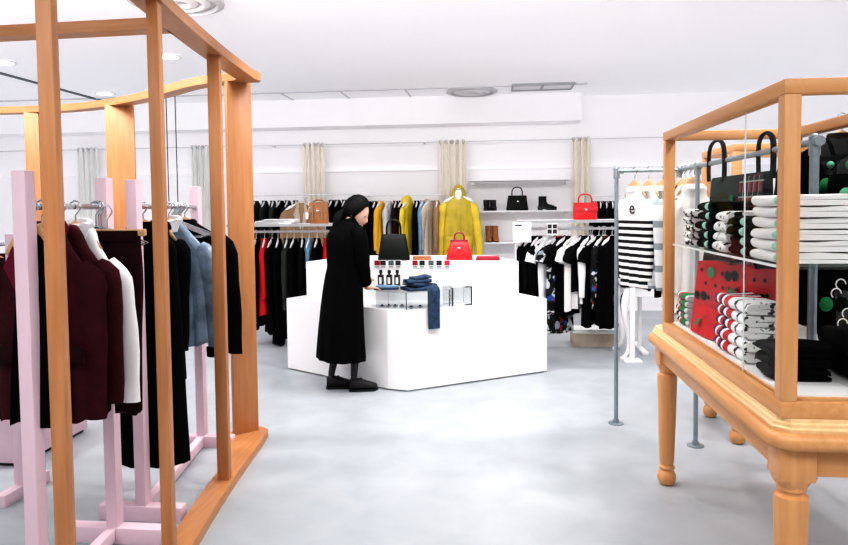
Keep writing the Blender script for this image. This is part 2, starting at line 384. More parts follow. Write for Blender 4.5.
def body_rings(prof, fold=.02, nf=4, seed=0, n=32, lv=18, e=.75):
    rnd = random.Random(seed); ph = rnd.random()*6; ph2 = rnd.random()*6
    z0, z1 = prof[0][0], prof[-1][0]; rings = []
    for (z, hw, ht) in smoothpts(prof, lv):
        t = (z0 - z)/(z0 - z1); ring = []
        for k in range(n):
            a = 2*PI*k/n; ca, sa = cos(a), sin(a)
            x = hw*math.copysign(abs(ca)**e, ca); y = ht*math.copysign(abs(sa)**e, sa)
            y += fold*t*(sin(nf*PI*x/max(hw, .01)+ph) + .5*sin(nf*1.7*PI*x/max(hw, .01)+ph2)) * (1-.5*abs(ca)**4)
            x += .3*fold*t*sin(5*a+ph)
            zz = z + (.012*sin(3*a+ph) if t > .97 else 0)
            ring.append(Vector((x, y, zz)))
        rings.append(ring)
    return rings
SH = .085   # drop of the garment's neck under the rail
def garment(name, label, cat, loc, rz, mats, length=.7, hw=.21, flare=1.0, sleeve='long', thick=.035, neck='crew', fold=.018, seed=0, group=None, slen=.58, sleeve_out=.06, sleeve_mat=None, collar_mat=None, extra=None, straps=False, waist=1.0, slope=.035):
    t = thing(name, label, cat, loc, rz, group)
    m = M[mats] if isinstance(mats, str) else mats
    sm = M[sleeve_mat] if sleeve_mat else m; cm = M[collar_mat] if collar_mat else m
    L = length
    prof = [(-SH+.012, .052, .030), (-SH-.014, .080, .034), (-SH-.045-slope*.4, hw*.66, thick*.9), (-SH-.075-slope, hw*.95, thick), (-SH-.18-slope, hw*.97, thick*1.1), (-SH-.4*L, hw*waist*(.6+.4*flare), thick*1.05), (-SH-.75*L, hw*(.3+.7*flare), thick*1.1), (-SH-L, hw*flare, thick*1.15)]
    if straps:
        prof = [(-SH-.12, hw*.5, thick*.7), (-SH-.2, hw*.8, thick), (-SH-.3, hw*.86, thick), (-SH-.55*L, hw*waist, thick), (-SH-.8*L, hw*(.3+.7*flare), thick*1.1), (-SH-L, hw*flare, thick*1.2)]
    MB().loft(body_rings(prof, fold, 3.2, seed)).build('garment_body', m, t, ang=70)
    if straps:
        for s in (-1, 1):
            MB().tube([(s*hw*.45, -.02, -SH-.16), (s*hw*.40, -.012, -SH-.04), (s*hw*.36, 0, -SH+.0), (s*hw*.40, .012, -SH-.04), (s*hw*.45, .02, -SH-.16)], .012, 8, .4).build('strap', m, t)
        if extra: extra(t, L, hw, thick)
        return t
    rnd = random.Random(seed+99)
    if sleeve:
        sl = slen if sleeve == 'long' else .2
        for s in (-1, 1):
            o = sleeve_out*(.8+.4*rnd.random()); yb = (rnd.random()-.5)*.03
            if sleeve == 'long':
                pts = [(s*hw*.80, 0, -SH-.075-slope), (s*(hw+.005), 0, -SH-.12-slope), (s*(hw+.45*o), yb*.5, -SH-.1-.30*sl), (s*(hw+.75*o), yb, -SH-.1-.62*sl), (s*(hw+o*.9), yb, -SH-.1-.97*sl), (s*(hw+o*.9), yb, -SH-.1-sl)]
                rr = [.05, .066, .060, .053, .043, .041]
            else:
                pts = [(s*hw*.80, 0, -SH-.075-slope), (s*(hw+.015), 0, -SH-.115-slope), (s*(hw+.06), 0, -SH-.18), (s*(hw+.085), 0, -SH-.25)]
                rr = [.05, .066, .072, .074]
            q = smoothpts([tuple(p)+(r,) for p, r in zip(pts, rr)], 12)
            MB().tube([p[:3] for p in q], [p[3]*(1+.05*sin(i*1.9+seed)) for i, p in enumerate(q)], 12, .62, up=Vector((0, 1, 0))).build('sleeve', sm, t, ang=70)
    if neck == 'shirt':
        mb = MB()
        for s in (-1, 1):
            mb.loft([[Vector(p) for p in ((s*.005, -.045, -SH-.055), (s*.065, -.043, -SH-.05), (s*.075, -.02, -SH+.012), (s*.045, -.032, -SH+.022))],
                     [Vector(p) for p in ((s*.005, -.051, -SH-.055), (s*.065, -.05, -SH-.05), (s*.079, -.026, -SH+.012), (s*.045, -.038, -SH+.022))]])
        mb.tube([(.06*cos(a), .03*sin(a), -SH+.008+.012*sin(a)) for a in [2*PI*k/16 for k in range(17)]], .016, 6, 1.4)
        mb.build('collar', cm, t, ang=60)
        mb = MB().box(-.014, .014, -.006, 0, -SH-L+.02, -SH-.05)
        for v in range(len(mb.v)):
            x, y, z = mb.v[v]; mb.v[v] = (x, y - thick*1.25 - .006, z)
        mb.build('button_placket', m, t)
    elif neck == 'lapel':
        mb = MB()
        for s in (-1, 1):
            mb.loft([[Vector(p) for p in ((s*.002, -thick*1.3-.006+dy, -SH-.34), (s*.10, -thick*1.25-.008+dy, -SH-.13), (s*.075, -thick*1.2-.012+dy, -SH-.085), (s*.06, -.035+dy, -SH+.0), (s*.035, -.03+dy, -SH+.015))] for dy in (0, -.008)])
        mb.tube([(.062*cos(a), .02+.03*sin(a), -SH+.006) for a in [PI*k/10 for k in range(11)]], .022, 6, 1.3)
        mb.build('lapels', cm, t, ang=60)
    elif neck == 'hood':
        MB().ell((0, .03, -SH-.03), (.12, .07, .12), 16, 10).build('hood', cm, t)
    elif neck == 'crew':
        MB().tube([(.062*cos(a), .032*sin(a), -SH+.006-.012*(1-sin(a))) for a in [2*PI*k/20 for k in range(21)]], .011, 6).build('neckband', cm, t)
    if extra: extra(t, L, hw, thick)
    return t
def trousers(name, label, cat, loc, rz, m, length=.95, hw=.17, group=None, seed=0):
    t = thing(name, label, cat, loc, rz, group)
    MB().loft([[Vector((hw*1.0*c, .026*s, z)) for c, s in [(math.copysign(abs(cos(2*PI*k/20))**.5, cos(2*PI*k/20)), math.copysign(abs(sin(2*PI*k/20))**.7, sin(2*PI*k/20))) for k in range(20)]] for z in (-.082, -.125)]).build('waistband', M[m], t, ang=60)
    for s in (-1, 1):
        pr = [(-.12, hw*.52, .022), (-.3, hw*.56, .028), (-.12-.55*length, hw*.48, .024), (-.12-length, hw*.42, .022)]
        rg = body_rings(pr, .008, 1.5, seed+s, 16, 12)
        MB().loft([[p + Vector((s*hw*.47, s*.004, 0)) for p in r] for r in rg]).build('trouser_leg', M[m], t, ang=70)
    return t
def skirt(name, label, cat, loc, rz, m, length=.8, hw=.16, flare=1.5, group=None, seed=0, fold=.03):
    t = thing(name, label, cat, loc, rz, group)
    MB().loft(body_rings([(-.08, hw, .02), (-.10, hw, .022), (-.13, hw, .022)], 0, 2, seed, 28, 5)).build('waistband', M[m], t)
    MB().loft(body_rings([(-.125, hw*.97, .024), (-.3, hw*1.12, .03), (-.1-.6*length, hw*(.4+.6*flare), .04), (-.1-length, hw*flare, .045)], fold, 5, seed, 44, 16)).build('skirt_panel', M[m], t, ang=70)
    return t

# ================================================================== WOODEN DISPLAY FRAME (left)
FR = [(-1.02, 1.2), (-1.14, 1.75), (-1.225, 2.3), (-1.31, 2.8), (-1.385, 3.35), (-1.43, 3.8), (-1.45, 4.02)]     # outer line of the front arm
BK = [(-1.50, 4.10), (-1.85, 4.22), (-2.35, 4.60), (-2.80, 4.88), (-3.25, 5.06), (-3.7, 5.12), (-4.3, 5.08), (-4.9, 4.9)]
fr = smoothpts(FR, 30); bk = smoothpts(BK, 30)
def offset(line, d):
    out = []
    for i, p in enumerate(line):
        a, b = Vector(line[max(i-1, 0)]), Vector(line[min(i+1, len(line)-1)]); t = (b-a).normalized()
        out.append((p[0] - t.y*d, p[1] + t.x*d))
    return out
frame = thing('wooden_display_frame', 'tall curved beech frame standing around the pink clothes racks', 'display frame', (-1.45, 4.0, 0))
def local(o, poly): return [(x - o.location.x, y - o.location.y) for x, y in poly]
fin = offset(fr, .115); bin_ = offset(bk, .105)
tip = [(-1.455, 4.05), (-1.475, 4.085)]
ba, bb = atz(233, 434, .05), atz(257, 428.5, .05)
bdir = (bb-ba).normalized(); bn = Vector((-bdir.y, bdir.x, 0))
e1, e2, e3 = bb + bdir*.05 - bn*.06, bb + bdir*.035 + bn*.045, ba - bdir*.03 + bn*.045
MB().prism(local(frame, [p for p in fr if p[1] < 3.93] + [(e1.x, e1.y), (e2.x, e2.y), (e3.x, e3.y), (ba.x-.03, ba.y-.10)] + [p for p in fin[::-1] if p[1] < 3.7]), 0, .05).build('base_rail', M['fr_y'], frame)
ZT0, ZT1 = 2.262, 2.312
MB().prism(local(frame, fr[:-1] + [(-1.438, 4.03), (-1.443, 4.075), (-1.465, 4.105)] + bk[:2] + [bin_[1], (-1.60, 4.0)] + fin[::-1][1:]), ZT0, ZT1).build('top_rail', M['fr_y'], frame)
MB().prism(local(frame, bk[1:] + bin_[1:][::-1]), ZT0, ZT1).build('top_rail', M['fr_x'], frame)
cb0, cb1 = (-1.43, 2.87), (-4.6, 2.96)
MB().prism(local(frame, [(cb0[0], cb0[1]-.045), (cb0[0], cb0[1]+.045), (cb1[0], cb1[1]+.045), (cb1[0], cb1[1]-.045)]), ZT0, ZT1).build('cross_beam', M['fr_x'], frame)
def fpost(x, y, wx, wy, rz, m='fr_z'):
    R = Matrix.Translation((x-frame.location.x, y-frame.location.y, 0)) @ Matrix.Rotation(rz, 4, 'Z')
    MB().box(-wx/2, wx/2, -wy/2, wy/2, .045 if x > -1.7 else 0, ZT0+.005, .004, R).build('post', M[m], frame)
fpost(-1.243, 1.78, .046, .036, .12); fpost(-1.283, 2.46, .044, .05, .14); fpost(-1.435, 3.36, .062, .05, .12)
# the wide boards
a, b = atz(233, 434, .05), atz(257, 428.5, .05)
c = (a+b)/2; d = b-a
R = Matrix.Translation((c.x-frame.location.x + .008, c.y-frame.location.y - .01, 0)) @ Matrix.Rotation(math.atan2(d.y, d.x), 4, 'Z')
MB().box(-d.length/2, d.length/2, -.02, .02, .045, ZT0+.005, .004, R).build('wide_board', M['fr_z'], frame)
R = Matrix.Translation((-2.82-frame.location.x, 4.845-frame.location.y, 0)) @ Matrix.Rotation(.35, 4, 'Z')
MB().box(-.10, .10, -.022, .022, 0, ZT0+.005, .004, R).build('wide_board', M['fr_z'], frame)
R = Matrix.Translation((-3.68-frame.location.x, 5.07-frame.location.y, 0)) @ Matrix.Rotation(.2, 4, 'Z')
MB().box(-.055, .055, -.05, .05, 0, ZT0+.005, .004, R).build('post', M['fr_z'], frame)

# ================================================================== PINK RACKS
def pink_rack(label, a, b, foot=.23, rail_z=1.49):
    t = thing('clothes_rack', label, 'clothes rack', (a[0], a[1], 0), 0, 'pink clothes racks')
    d = Vector((b[0]-a[0], b[1]-a[1], 0)); ang = math.atan2(d.y, d.x)
    for p in (Vector((0, 0, 0)), d):
        MB().box(p.x-.022, p.x+.030, p.y-.027, p.y+.027, .07, 1.615, .003).build('upright', M['pink'], t)
        MB().box(p.x-foot, p.x+foot, p.y-.032, p.y+.032, 0, .072, .003).build('foot', M['pink'], t)
    R = Matrix.Rotation(ang, 4, 'Z')
    MB().box(.034, d.length-.034, -.022, .022, .012, .07, .003, R).build('floor_bar', M['pink'], t)
    MB().tube([(0, 0, rail_z), (d.x, d.y, rail_z)], .0125, 10).tube([tuple(d*.0) [:2] + (rail_z,), tuple(d*.03)[:2] + (rail_z,)], .02, 10).build('rail', M['chrome'], t)
    return t
RA0, RA1 = Vector((-1.65, 2.2, 0)), Vector((-1.70, 2.77, 0)); RB0, RB1 = Vector((-1.685, 2.985, 0)), Vector((-1.83, 3.955, 0))
pink_rack('near pink clothes rack holding the burgundy blazer and white shirt', RA0, RA1)
pink_rack('far pink clothes rack holding the black dress and blue shirt', RB0, RB1, .205)
RC0, RC1 = Vector((-2.46, 3.2, 0)), Vector((-3.9, 3.2, 0))
t = thing('clothes_rack', 'low pink clothes rack at left edge above the pink plinth', 'clothes rack', RC0, 0, 'pink clothes racks')
for x in (0, -1.44):
    MB().box(x-.028, x+.028, -.028, .028, .06, 1.36, .003).build('upright', M['pink'], t); MB().box(x-.03, x+.03, -.17, .17, 0, .062, .003).build('foot', M['pink'], t)
MB().tube([(0, 0, 1.31), (-1.44, 0, 1.31)], .0125, 10).build('rail', M['chrome'], t)
t = thing('plinth', 'low pink display plinth on the floor at far left', 'plinth', (-3.35, 3.86, 0))
MB().box(-.66, .62, -.32, .32, .02, .345, .006).build('plinth_box', M['pink'], t); MB().box(-.64, .60, -.30, .30, 0, .022).build('recessed_base', M['dark'], t)
def on(r0, r1, y, z=1.49):
    u = (y - r0.y)/(r1.y - r0.y); return Vector((r0.x + u*(r1.x-r0.x), y, z))
def pockets(m):
    def f(t, L, hw, th):
        for s in (-1, 1): MB().box(s*.12-.06, s*.12+.06, -th*1.35-.012, -th*1.2, -SH-.68*L, -SH-.60*L, .003).build('pocket_flap', M[m], t)
        mb = MB()
        for k in range(2): mb.ell((.0, -th*1.3-.012, -SH-.40*L-.12*k), (.011, .005, .011), 10, 6)
        mb.build('buttons', M['dark'], t)
    return f
def cuffs(m, hw, o, slen):
    def f(t, L, hw_, th):
        for s in (-1, 1):
            MB().lathe([(.045, -.05), (.047, 0)], 12, (s*(hw+o*.9), 0, -SH-.1-slen+.045)).build('cuff', M[m], t)
    return f
gA = on(RA0, RA1, 2.31); garment('blazer', 'burgundy wool blazer with lapels, nearest garment on the near pink rack', 'jacket', gA, .03, 'burg', .70, .165, 1.05, 'long', .05, 'lapel', .012, 3, None, .60, .015, None, 'burg2', pockets('burgd'), slope=.075)
gB = on(RA0, RA1, 2.43); garment('cardigan', 'dark burgundy knit cardigan hanging behind the burgundy blazer', 'cardigan', gB, .02, 'burg', .66, .165, 1.0, 'long', .035, 'crew', .015, 5, None, .57, .03, 'burg', 'burg2', slope=.075)
gC = on(RA0, RA1, 2.54); garment('shirt', 'white collared shirt hanging behind the burgundy cardigan', 'shirt', gC, .0, 'shirt', .66, .15, 1.05, 'long', .035, 'shirt', .018, 8, None, .60, .05, slope=.08)
gD = on(RA0, RA1, 2.66) + Vector((.07, 0, -.02)); trousers('trousers', 'dark burgundy trousers clipped to a wooden hanger behind white shirt', 'trousers', gD, 0, 'burgd', .73, .145, None, 2)
gE = on(RA0, RA1, 2.25); garment('camisole', 'narrow black camisole hanging in front of the burgundy blazer', 'top', gE, 0, 'black', .70, .085, 1.25, None, .03, None, .01, 4, straps=True)
for g, k, lb in ((gA, 'wood', 'wooden hanger carrying the burgundy blazer'), (gB, 'wood', 'wooden hanger carrying the dark burgundy cardigan'), (gC, 'wood', 'wooden hanger carrying the white collared shirt'),
                 (gD, 'clip', 'wooden clip hanger carrying the dark burgundy trousers'), (gE, 'wood', 'wooden hanger carrying the narrow black camisole')):
    hang(k, g, 0, lb, 'hangers on the pink racks')
for i in range(3): hang('chrome', on(RA0, RA1, 2.70 + .022*i), .15*i, 'empty chrome wire hanger bunched at the end of near pink rack', 'empty hangers on the near pink rack')
hA = on(RB0, RB1, 3.10); garment('long_dress', 'long black pleated dress at front of the far pink rack', 'dress', hA, .02, 'black', 1.17, .165, 1.2, None, .05, 'crew', .03, 11)
hB = on(RB0, RB1, 3.27); garment('long_coat', 'black sleeved coat hanging between the black dress and blue shirt', 'coat', hB, 0, 'black2', .80, .115, 1.2, 'long', .045, 'crew', .015, 12, None, .55, .0)
hC = on(RB0, RB1, 3.47); garment('satin_shirt', 'pale blue satin shirt with white collar on far pink rack', 'shirt', hC, .02, 'satin', .66, .20, 1.02, 'long', .04, 'shirt', .024, 13, None, .62, .045, None, 'shirt', cuffs('black', .20, .045, .62), slope=.07)
hD = on(RB0, RB1, 3.74); garment('jacket', 'black jacket with long sleeves at far end of pink rack', 'jacket', hD, -.02, 'black', .66, .235, 1.0, 'long', .05, 'crew', .012, 14, None, .66, .06)
for g, lb in ((hA, 'wooden hanger carrying the long black pleated dress'), (hB, 'wooden hanger carrying the black sleeved coat'), (hC, 'wooden hanger carrying the pale blue satin shirt'), (hD, 'wooden hanger carrying the black jacket')):
    hang('wood', g, 0, lb, 'hangers on the pink racks')
for i in range(8): hang('chrome', on(RB0, RB1, 3.52 + .022*i), .12*sin(i*2), 'empty chrome wire hanger bunched on the far pink rack', 'empty hangers on the far pink rack')
gF = Vector((-2.56, 3.2, 1.31)); garment('coat', 'dark burgundy coat hanging at the left edge above pink plinth', 'coat', gF, .25, 'burgd', .72, .2, 1.05, 'long', .05, 'lapel', .012, 21, None, .58, .03, 'burg', 'burg')
hang('wood', gF, .25, 'wooden hanger carrying the burgundy coat at left edge', 'hangers on the pink racks')
t = thing('hanging_wire_frame', 'thin black wire display frame hanging from the ceiling at left', 'display frame', (-3.6, 8.0, 0))
x0, x1 = aty(168, 170, 8).x + 3.6, aty(177, 170, 8).x + 3.6
MB().tube([(x0, 0, ZC), (x0, 0, 1.5)], .006, 5).build('wire', M['ink'], t); MB().tube([(x1, 0, ZC), (x1, 0, 1.5)], .006, 5).build('wire', M['ink'], t); MB().tube([(x0, 0, 1.5), (x1, 0, 1.5)], .006, 5).build('crossbar', M['ink'], t)

# ================================================================== COUNTER
Lp, Mp, Cp, Rp = Vector((-1.91, 5.957)), Vector((-.874, 5.311)), Vector((-.713, 5.262)), Vector((.446, 5.989))
ctr = thing('sales_counter', 'white angular sales counter with a stepped raised back in mid floor', 'counter', (-.7, 6.0, 0))
def cl(pts): return [(p[0]+.7, p[1]-6.0) for p in pts]
MB().prism(cl([Lp, Mp, Cp, Rp, (.0, 6.75), (-1.5, 6.75)]), .012, .655).build('base_block', M['counter'], ctr, smooth=False)
MB().prism(cl([(-1.685, 5.835), (.195, 5.845), (-.05, 6.6), (-1.45, 6.6)]), .655, 1.0).build('raised_block', M['counter'], ctr, smooth=False)
MB().prism(cl([Lp + Vector((.03, .03)), Mp + Vector((.01, .02)), Cp + Vector((0, .02)), Rp + Vector((-.03, .02)), (.0, 6.7), (-1.5, 6.7)]), 0, .013).build('recessed_base', M['grey'], ctr, smooth=False)
dl = (Mp - Lp).normalized(); dr = (Rp - Cp).normalized(); nl = Vector((-dl.y, dl.x)); nr = Vector((-dr.y, dr.x))
# glass display case on the front deck
e = .012
ML, CC, CR = Mp + Vector((-.11, .07)) + nl*e, Cp + Vector((0, .015)), Cp + dr*.40 + nr*e
gc = thing('glass_display_box', 'low clear glass display box on the front corner of white counter', 'display box', (-.7, 5.5, .655))
def gl(pts): return [(p[0]+.7, p[1]-5.5) for p in pts]
bkl, bkr = Vector((ML.x, 5.80)), Vector((CR.x, 5.80))
poly = [ML, Mp + nl*e + Vector((0, .01)), CC, CR, bkr, bkl]
MB().prism(gl(poly), .135, .145).build('glass_top', M['acrylic'], gc, smooth=False)
def pane(a, b, z0, z1, th=.006):
    d = (b-a).normalized(); n = Vector((-d.y, d.x))*th
    return MB().prism(gl([a, b, b+n, a+n]), z0, z1)
for a, b in ((poly[0], poly[1]), (poly[1], poly[2]), (poly[2], poly[3]), (poly[3], poly[4])):
    pane(a, b, .002, .135).build('glass_pane', M['acrylic'], gc, smooth=False)
mb = MB()
for p in (poly[2], poly[3]): mb.tube([(p.x+.7, p.y-5.5+.006, 0), (p.x+.7, p.y-5.5+.006, .14)], .004, 5)
mb.build('edge_strip', M['dark'], gc)
g2 = thing('glass_cube', 'small clear box with dark edges beside the hanging jeans', 'display box', (CR.x, CR.y, .655))
q0 = Vector((.01, .008)); 
W2 = .20; D2 = .14
for a, b in ((Vector((0, 0)), dr*W2), (dr*W2, dr*W2+nr*D2), (dr*W2+nr*D2, nr*D2)):
    a, b = a + dr*.01, b + dr*.01; dd = (b-a).normalized(); n = Vector((-dd.y, dd.x))*.005
    MB().prism([a, b, b+n, a+n], 0, .155).build('glass_pane', M['acrylic'], g2, smooth=False)
mb = MB()
for k in (dr*(W2*.1), dr*W2):
    mb.tube([(k.x+.008, k.y, 0), (k.x+.008, k.y, .155)], .006, 5)
for z in (.004, .153): mb.tube([(dr.x*W2*.72, dr.y*W2*.72, z), (dr.x*W2+.008, dr.y*W2, z)], .005, 5)
mb.build('edge_strip', M['dark'], g2)
# small things inside the glass box
for k in range(6):
    p = Mp + dr*0 + Vector((-.06 + .055*k, .12 + .01*(k % 2))) if k < 4 else Cp + dr*(.08*(k-3)) + nr*.07
    t = thing('trinket_dish', ['small silver jewellery dish inside the glass display box'][0], 'jewellery', (p.x, p.y, .657), k, 'trinkets in the glass display box')
    MB().lathe([(.012, 0), (.02, .004), (.024, .014), (.02, .014), (.012, .006)], 12).build('dish', M['grey'], t); MB().ell((0, 0, .016), (.010, .010, .009), 8, 6).build('bead', M['dark'], t)
# bottles, cards against the raised block
DT = .80
for i, px in enumerate((380.5, 389, 397)):
    p = aty(px, 283, 5.70)
    t = thing('perfume_bottle', ('black bottle with pale label on the counter, nearest the woman', 'black bottle with pale label, middle of three on the counter', 'black bottle with pale label on the counter, farthest from the woman')[i], 'bottle', (p.x, 5.72, DT), 0, 'black bottles on the counter')
    MB().box(-.024, .024, -.022, .022, 0, .095, .006).build('bottle_body', M['dark'], t); MB().lathe([(.010, .095), (.010, .108), (.014, .11), (.014, .135), (.006, .137)], 12).build('cap', M['dark'], t)
    MB().box(-.011, .011, -.0235, -.022, .018, .075).build('paper_label', M['card'], t, smooth=False)
    MB().box(-.03, .03, -.03, .03, -.0, .004).build('base_tray', M['grey'], t)
for i, (px, c) in enumerate(((377, 'darkred'), (383, 'ink'), (391, 'darkgrey'), (398, 'ink'), (415, 'darkred'), (422, 'ink'), (431, 'darkgrey'), (439, 'ink'), (447, 'pinkred'))):
    p = aty(px, 264, 5.825); nm = ('second', 'third', 'fourth', 'fifth', 'sixth', 'seventh', 'eighth')
    t = thing('swatch_card', f'small card with {("dark red","black","grey")[("darkred","ink","darkgrey").index(c)] if c in ("darkred","ink","darkgrey") else "pink"} print on counter back, {"first" if i == 0 else "last" if i == 8 else nm[i-1]} from the woman', 'card', (p.x, 5.836, p.z-.0), 0, 'small printed cards on the counter back')
    MB().box(-.029, .029, -.004, 0, -.036, .034).build('card_sheet', M['card'], t, smooth=False); MB().box(-.023, .023, -.006, -.004, -.012, .030).build('printed_square', M[c], t, smooth=False); MB().box(-.018, .018, -.006, -.004, -.029, -.022).build('printed_line', M['ink'], t, smooth=False)
# jeans
def slab(L, W, H, seed, rows=7, layers=2):
    """folded cloth: fold at -x, open layers at +x, extruded along y"""
    rnd = random.Random(seed); rings = []
    ph = rnd.random()*6
    prof = []; r = H/2; n = 8
    for k in range(n+1):
        a = PI/2 + PI*k/n; prof.append((-L/2 + r + r*cos(a)*1.0, r + r*sin(a)))
    for k in range(1, 5): prof.append((-L/2 + r + (L-r)*k/4, .0))
    prof += [(L/2, H*.42), (L*.1, H*.46), (-L/2+r*1.2, H*.5), (L*.1, H*.54), (L/2, H*.58)]
    for k in range(4, 0, -1): prof.append((-L/2 + r + (L-r)*k/4, H))
    for j in range(rows):
        u = j/(rows-1); y = -W/2 + W*u; s = 1 - .12*(2*abs(u-.5))**6; ring = []
        for (x, z) in prof:
            ring.append(Vector((x*(1-.03*(2*abs(u-.5))**4) + .004*sin(ph+u*7+z*50), y, H/2 + (z-H/2)*s + .003*sin(x*30+ph+u*5)*(z > H*.3))))
        rings.append(ring)
    return rings
t = thing('folded_jeans', 'dark blue jeans piled on glass box, one leg hanging down', 'jeans', (0, 0, 0))
base = Cp + dr*.16 + nr*.10; ar = math.atan2(dr.y, dr.x)
for k, (dx, L_, W_, h) in enumerate(((.0, .20, .25, .030), (.012, .18, .23, .03), (-.01, .17, .20, .028), (.02, .13, .15, .022))):
    rg = slab(L_, W_, h, k+40)
    R = Matrix.Translation((base.x + dr.x*dx, base.y + dr.y*dx, DT + [0, .031, .062, .09][k])) @ Matrix.Rotation(ar + PI/2 + .2*sin(k*2.1), 4, 'Z') @ Matrix.Rotation(.10*sin(k*1.7), 4, 'X')
    MB().loft([[R @ p for p in r] for r in rg]).build('folded_layer', M['denim'], t, ang=60)
R = Matrix.Translation((Cp.x + dr.x*.235, Cp.y + dr.y*.235, 0)) @ Matrix.Rotation(ar, 4, 'Z')
path = [(.10, DT+.035), (.03, DT+.032), (-.012, DT+.022), (-.028, DT-.01), (-.028, DT-.08), (-.026, DT-.2), (-.03, DT-.31)]
sm = smoothpts(path, 18); rings = []
for i, (y, z) in enumerate(sm):
    u = i/17; w = .062 - .010*u; th = .014; tn = Vector((sm[min(i+1, 17)][0]-sm[max(i-1, 0)][0], sm[min(i+1, 17)][1]-sm[max(i-1, 0)][1])).normalized(); nn = Vector((tn.y, -tn.x))
    rings.append([R @ Vector((w*cos(2*PI*k/16), y + nn.x*th*sin(2*PI*k/16), z + nn.y*th*sin(2*PI*k/16) + .004*sin(i*.8))) for k in range(16)])
MB().loft(rings).build('hanging_leg', M['denim'], t, ang=70)
t = thing('folded_denim', 'flat folded blue denim on glass box under the woman\'s hand', 'jeans', (Mp.x - .03, Mp.y + .17, DT), .1)
MB().loft(slab(.20, .15, .016, 77)).build('lower_fold', M['denim'], t, ang=60)
MB().loft([[p + Vector((.01, .0, .016)) for p in r] for r in slab(.17, .12, .014, 78)]).build('upper_fold', M['denim_l'], t, ang=60)

# ================================================================== BAGS
def handbag(name, label, loc, rz, m, w=.30, h=.20, d=.12, top=.8, handle='twin', hh=.12, flap=None, trimm=None, group=None, lock=True):
    t = thing(name, label, 'handbag', loc, rz, group); tm = trimm or m
    def ring(hw, hd, z): 
        return [Vector((hw*math.copysign(abs(cos(2*PI*k/28))**.3, cos(2*PI*k/28)), hd*math.copysign(abs(sin(2*PI*k/28))**.4, sin(2*PI*k/28)), z)) for k in range(28)]
    pr = [(w/2*.97, d/2*.95, 0), (w/2, d/2, .012), (w/2*(1-.35*(1-top)), d/2*.9, h*.4), (w/2*(1-.75*(1-top)), d/2*.7, h*.8), (w/2*top, d/2*.5, h*.97), (w/2*top*.98, d/2*.42, h)]
    MB().loft([ring(*q) for q in pr]).build('bag_body', M[m], t, ang=50)
    if flap:
        MB().loft([[Vector((sx*w/2*top*1.02, y, z)) for sx in (-1, -.5, 0, .5, 1)] + [Vector((sx*w/2*top*1.02, y-.006, z-.003)) for sx in (1, .5, 0, -.5, -1)] for y, z in ((d*.22, h*1.0), (0, h*1.03), (-d*.25, h*1.01), (-d*.42, h*.8), (-d*.5, h*.55))]).build('flap', M[flap], t, ang=50)
    ys = (-d*.2, d*.2) if handle == 'twin' else (0,)
    for y in ys:
        q = w*top*.26
        pts = [(q*1.1, y, h*.93), (q*1.12, y, h+hh*.45), (q*.8, y, h+hh*.86), (0, y, h+hh), (-q*.8, y, h+hh*.86), (-q*1.12, y, h+hh*.45), (-q*1.1, y, h*.93)]
        MB().tube([p for p in smoothpts(pts, 17)], .0075, 8).build('handle', M[tm], t)
    if lock: MB().box(-.014, .014, -d*.5-.006, -d*.40, h*.56, h*.66, .003).build('clasp', M['chrome'], t)
    return t
CT = 1.0
p = aty(391, 262, 5.95); handbag('handbag', 'large black handbag standing on the counter beside the woman', (p.x+.02, 6.0, CT), .1, 'blkleather', .29, .235, .14, .74, 'twin', .13, None, 'blkleather', lock=False)
p = aty(459.5, 261, 6.0); t = handbag('handbag', 'bright red trapezoid handbag on the counter before the yellow raincoat', (p.x, 6.0, CT), .0, 'redleather', .24, .175, .12, .62, 'single', .07, None, 'darkred')
MB().box(-.08, .08, -.035, .035, .168, .182, .005).build('top_band', M['darkred'], t)
p = aty(422, 258, 6.0); t = thing('wallet', 'tan leather wallet lying on the counter before the red handbag', 'wallet', (p.x, 6.0, CT), .1)
MB().box(-.085, .085, -.05, .05, 0, .022, .006).build('wallet_back', M['tan'], t); MB().box(-.083, .083, -.05, .045, .022, .036, .006).build('wallet_flap', M['tan'], t)
p = aty(488, 260, 5.95); t = thing('clutch_bag', 'dark red leather clutch lying on right end of the counter', 'clutch', (p.x, 5.98, CT), -.05)
MB().box(-.105, .105, -.06, .06, 0, .022, .007).build('clutch_body', M['darkred'], t); MB().box(-.10, .10, -.062, .05, .022, .036, .006).build('clutch_flap', M['pinkred'], t)

# ================================================================== BACK WALL: rails, garments, shelves
def wall_rail(px0, px1, pz, lab, Y=9.12):
    a, b = aty(px0, pz, Y), aty(px1, pz, Y); z = a.z
    t = thing('wall_rail', lab, 'clothes rail', (a.x, Y, z))
    MB().tube([(0, 0, 0), (b.x-a.x, 0, 0)], .009, 8).build('rail_bar', M['card'], t)
    for x in (.02, (b.x-a.x)-.02): MB().tube([(x, 0, 0), (x, 9.6-Y, 0)], .01, 6).build('bracket', M['card'], t)
    return z
z1 = wall_rail(235, 356, 196, 'grey wall rail of dark clothes left of the woman')
z2 = wall_rail(330+32, 442, 196, 'grey wall rail of mixed clothes between woman and raincoat')
z3 = wall_rail(588, 668, 196, 'grey wall rail of black clothes behind the red handbag')
def wg(px, m, label, z, Y=9.12, rot=1.5, L=.8, seed=0, neck='crew', hw=.19, sl='long', name='jacket', cat='jacket', grp=None, out=.03, sm=None):
    p = aty(px, 205, Y); lo = Vector((p.x, Y, z))
    garment(name, label, cat, lo, rot, m, L, hw, 1.05, sl, .05, neck, .02, seed, grp, .55, out, sm)
    hang('white', lo, rot, 'white hanger on the back wall rail, mostly hidden by its garment', 'white hangers on the back wall rails')
G1 = 'dark jackets on the back wall left of the woman'
lab1 = ['nearest the wooden frame', 'second from the wooden frame', 'third from the wooden frame', 'fourth from the wooden frame', 'fifth from the wooden frame', 'sixth from the wooden frame']
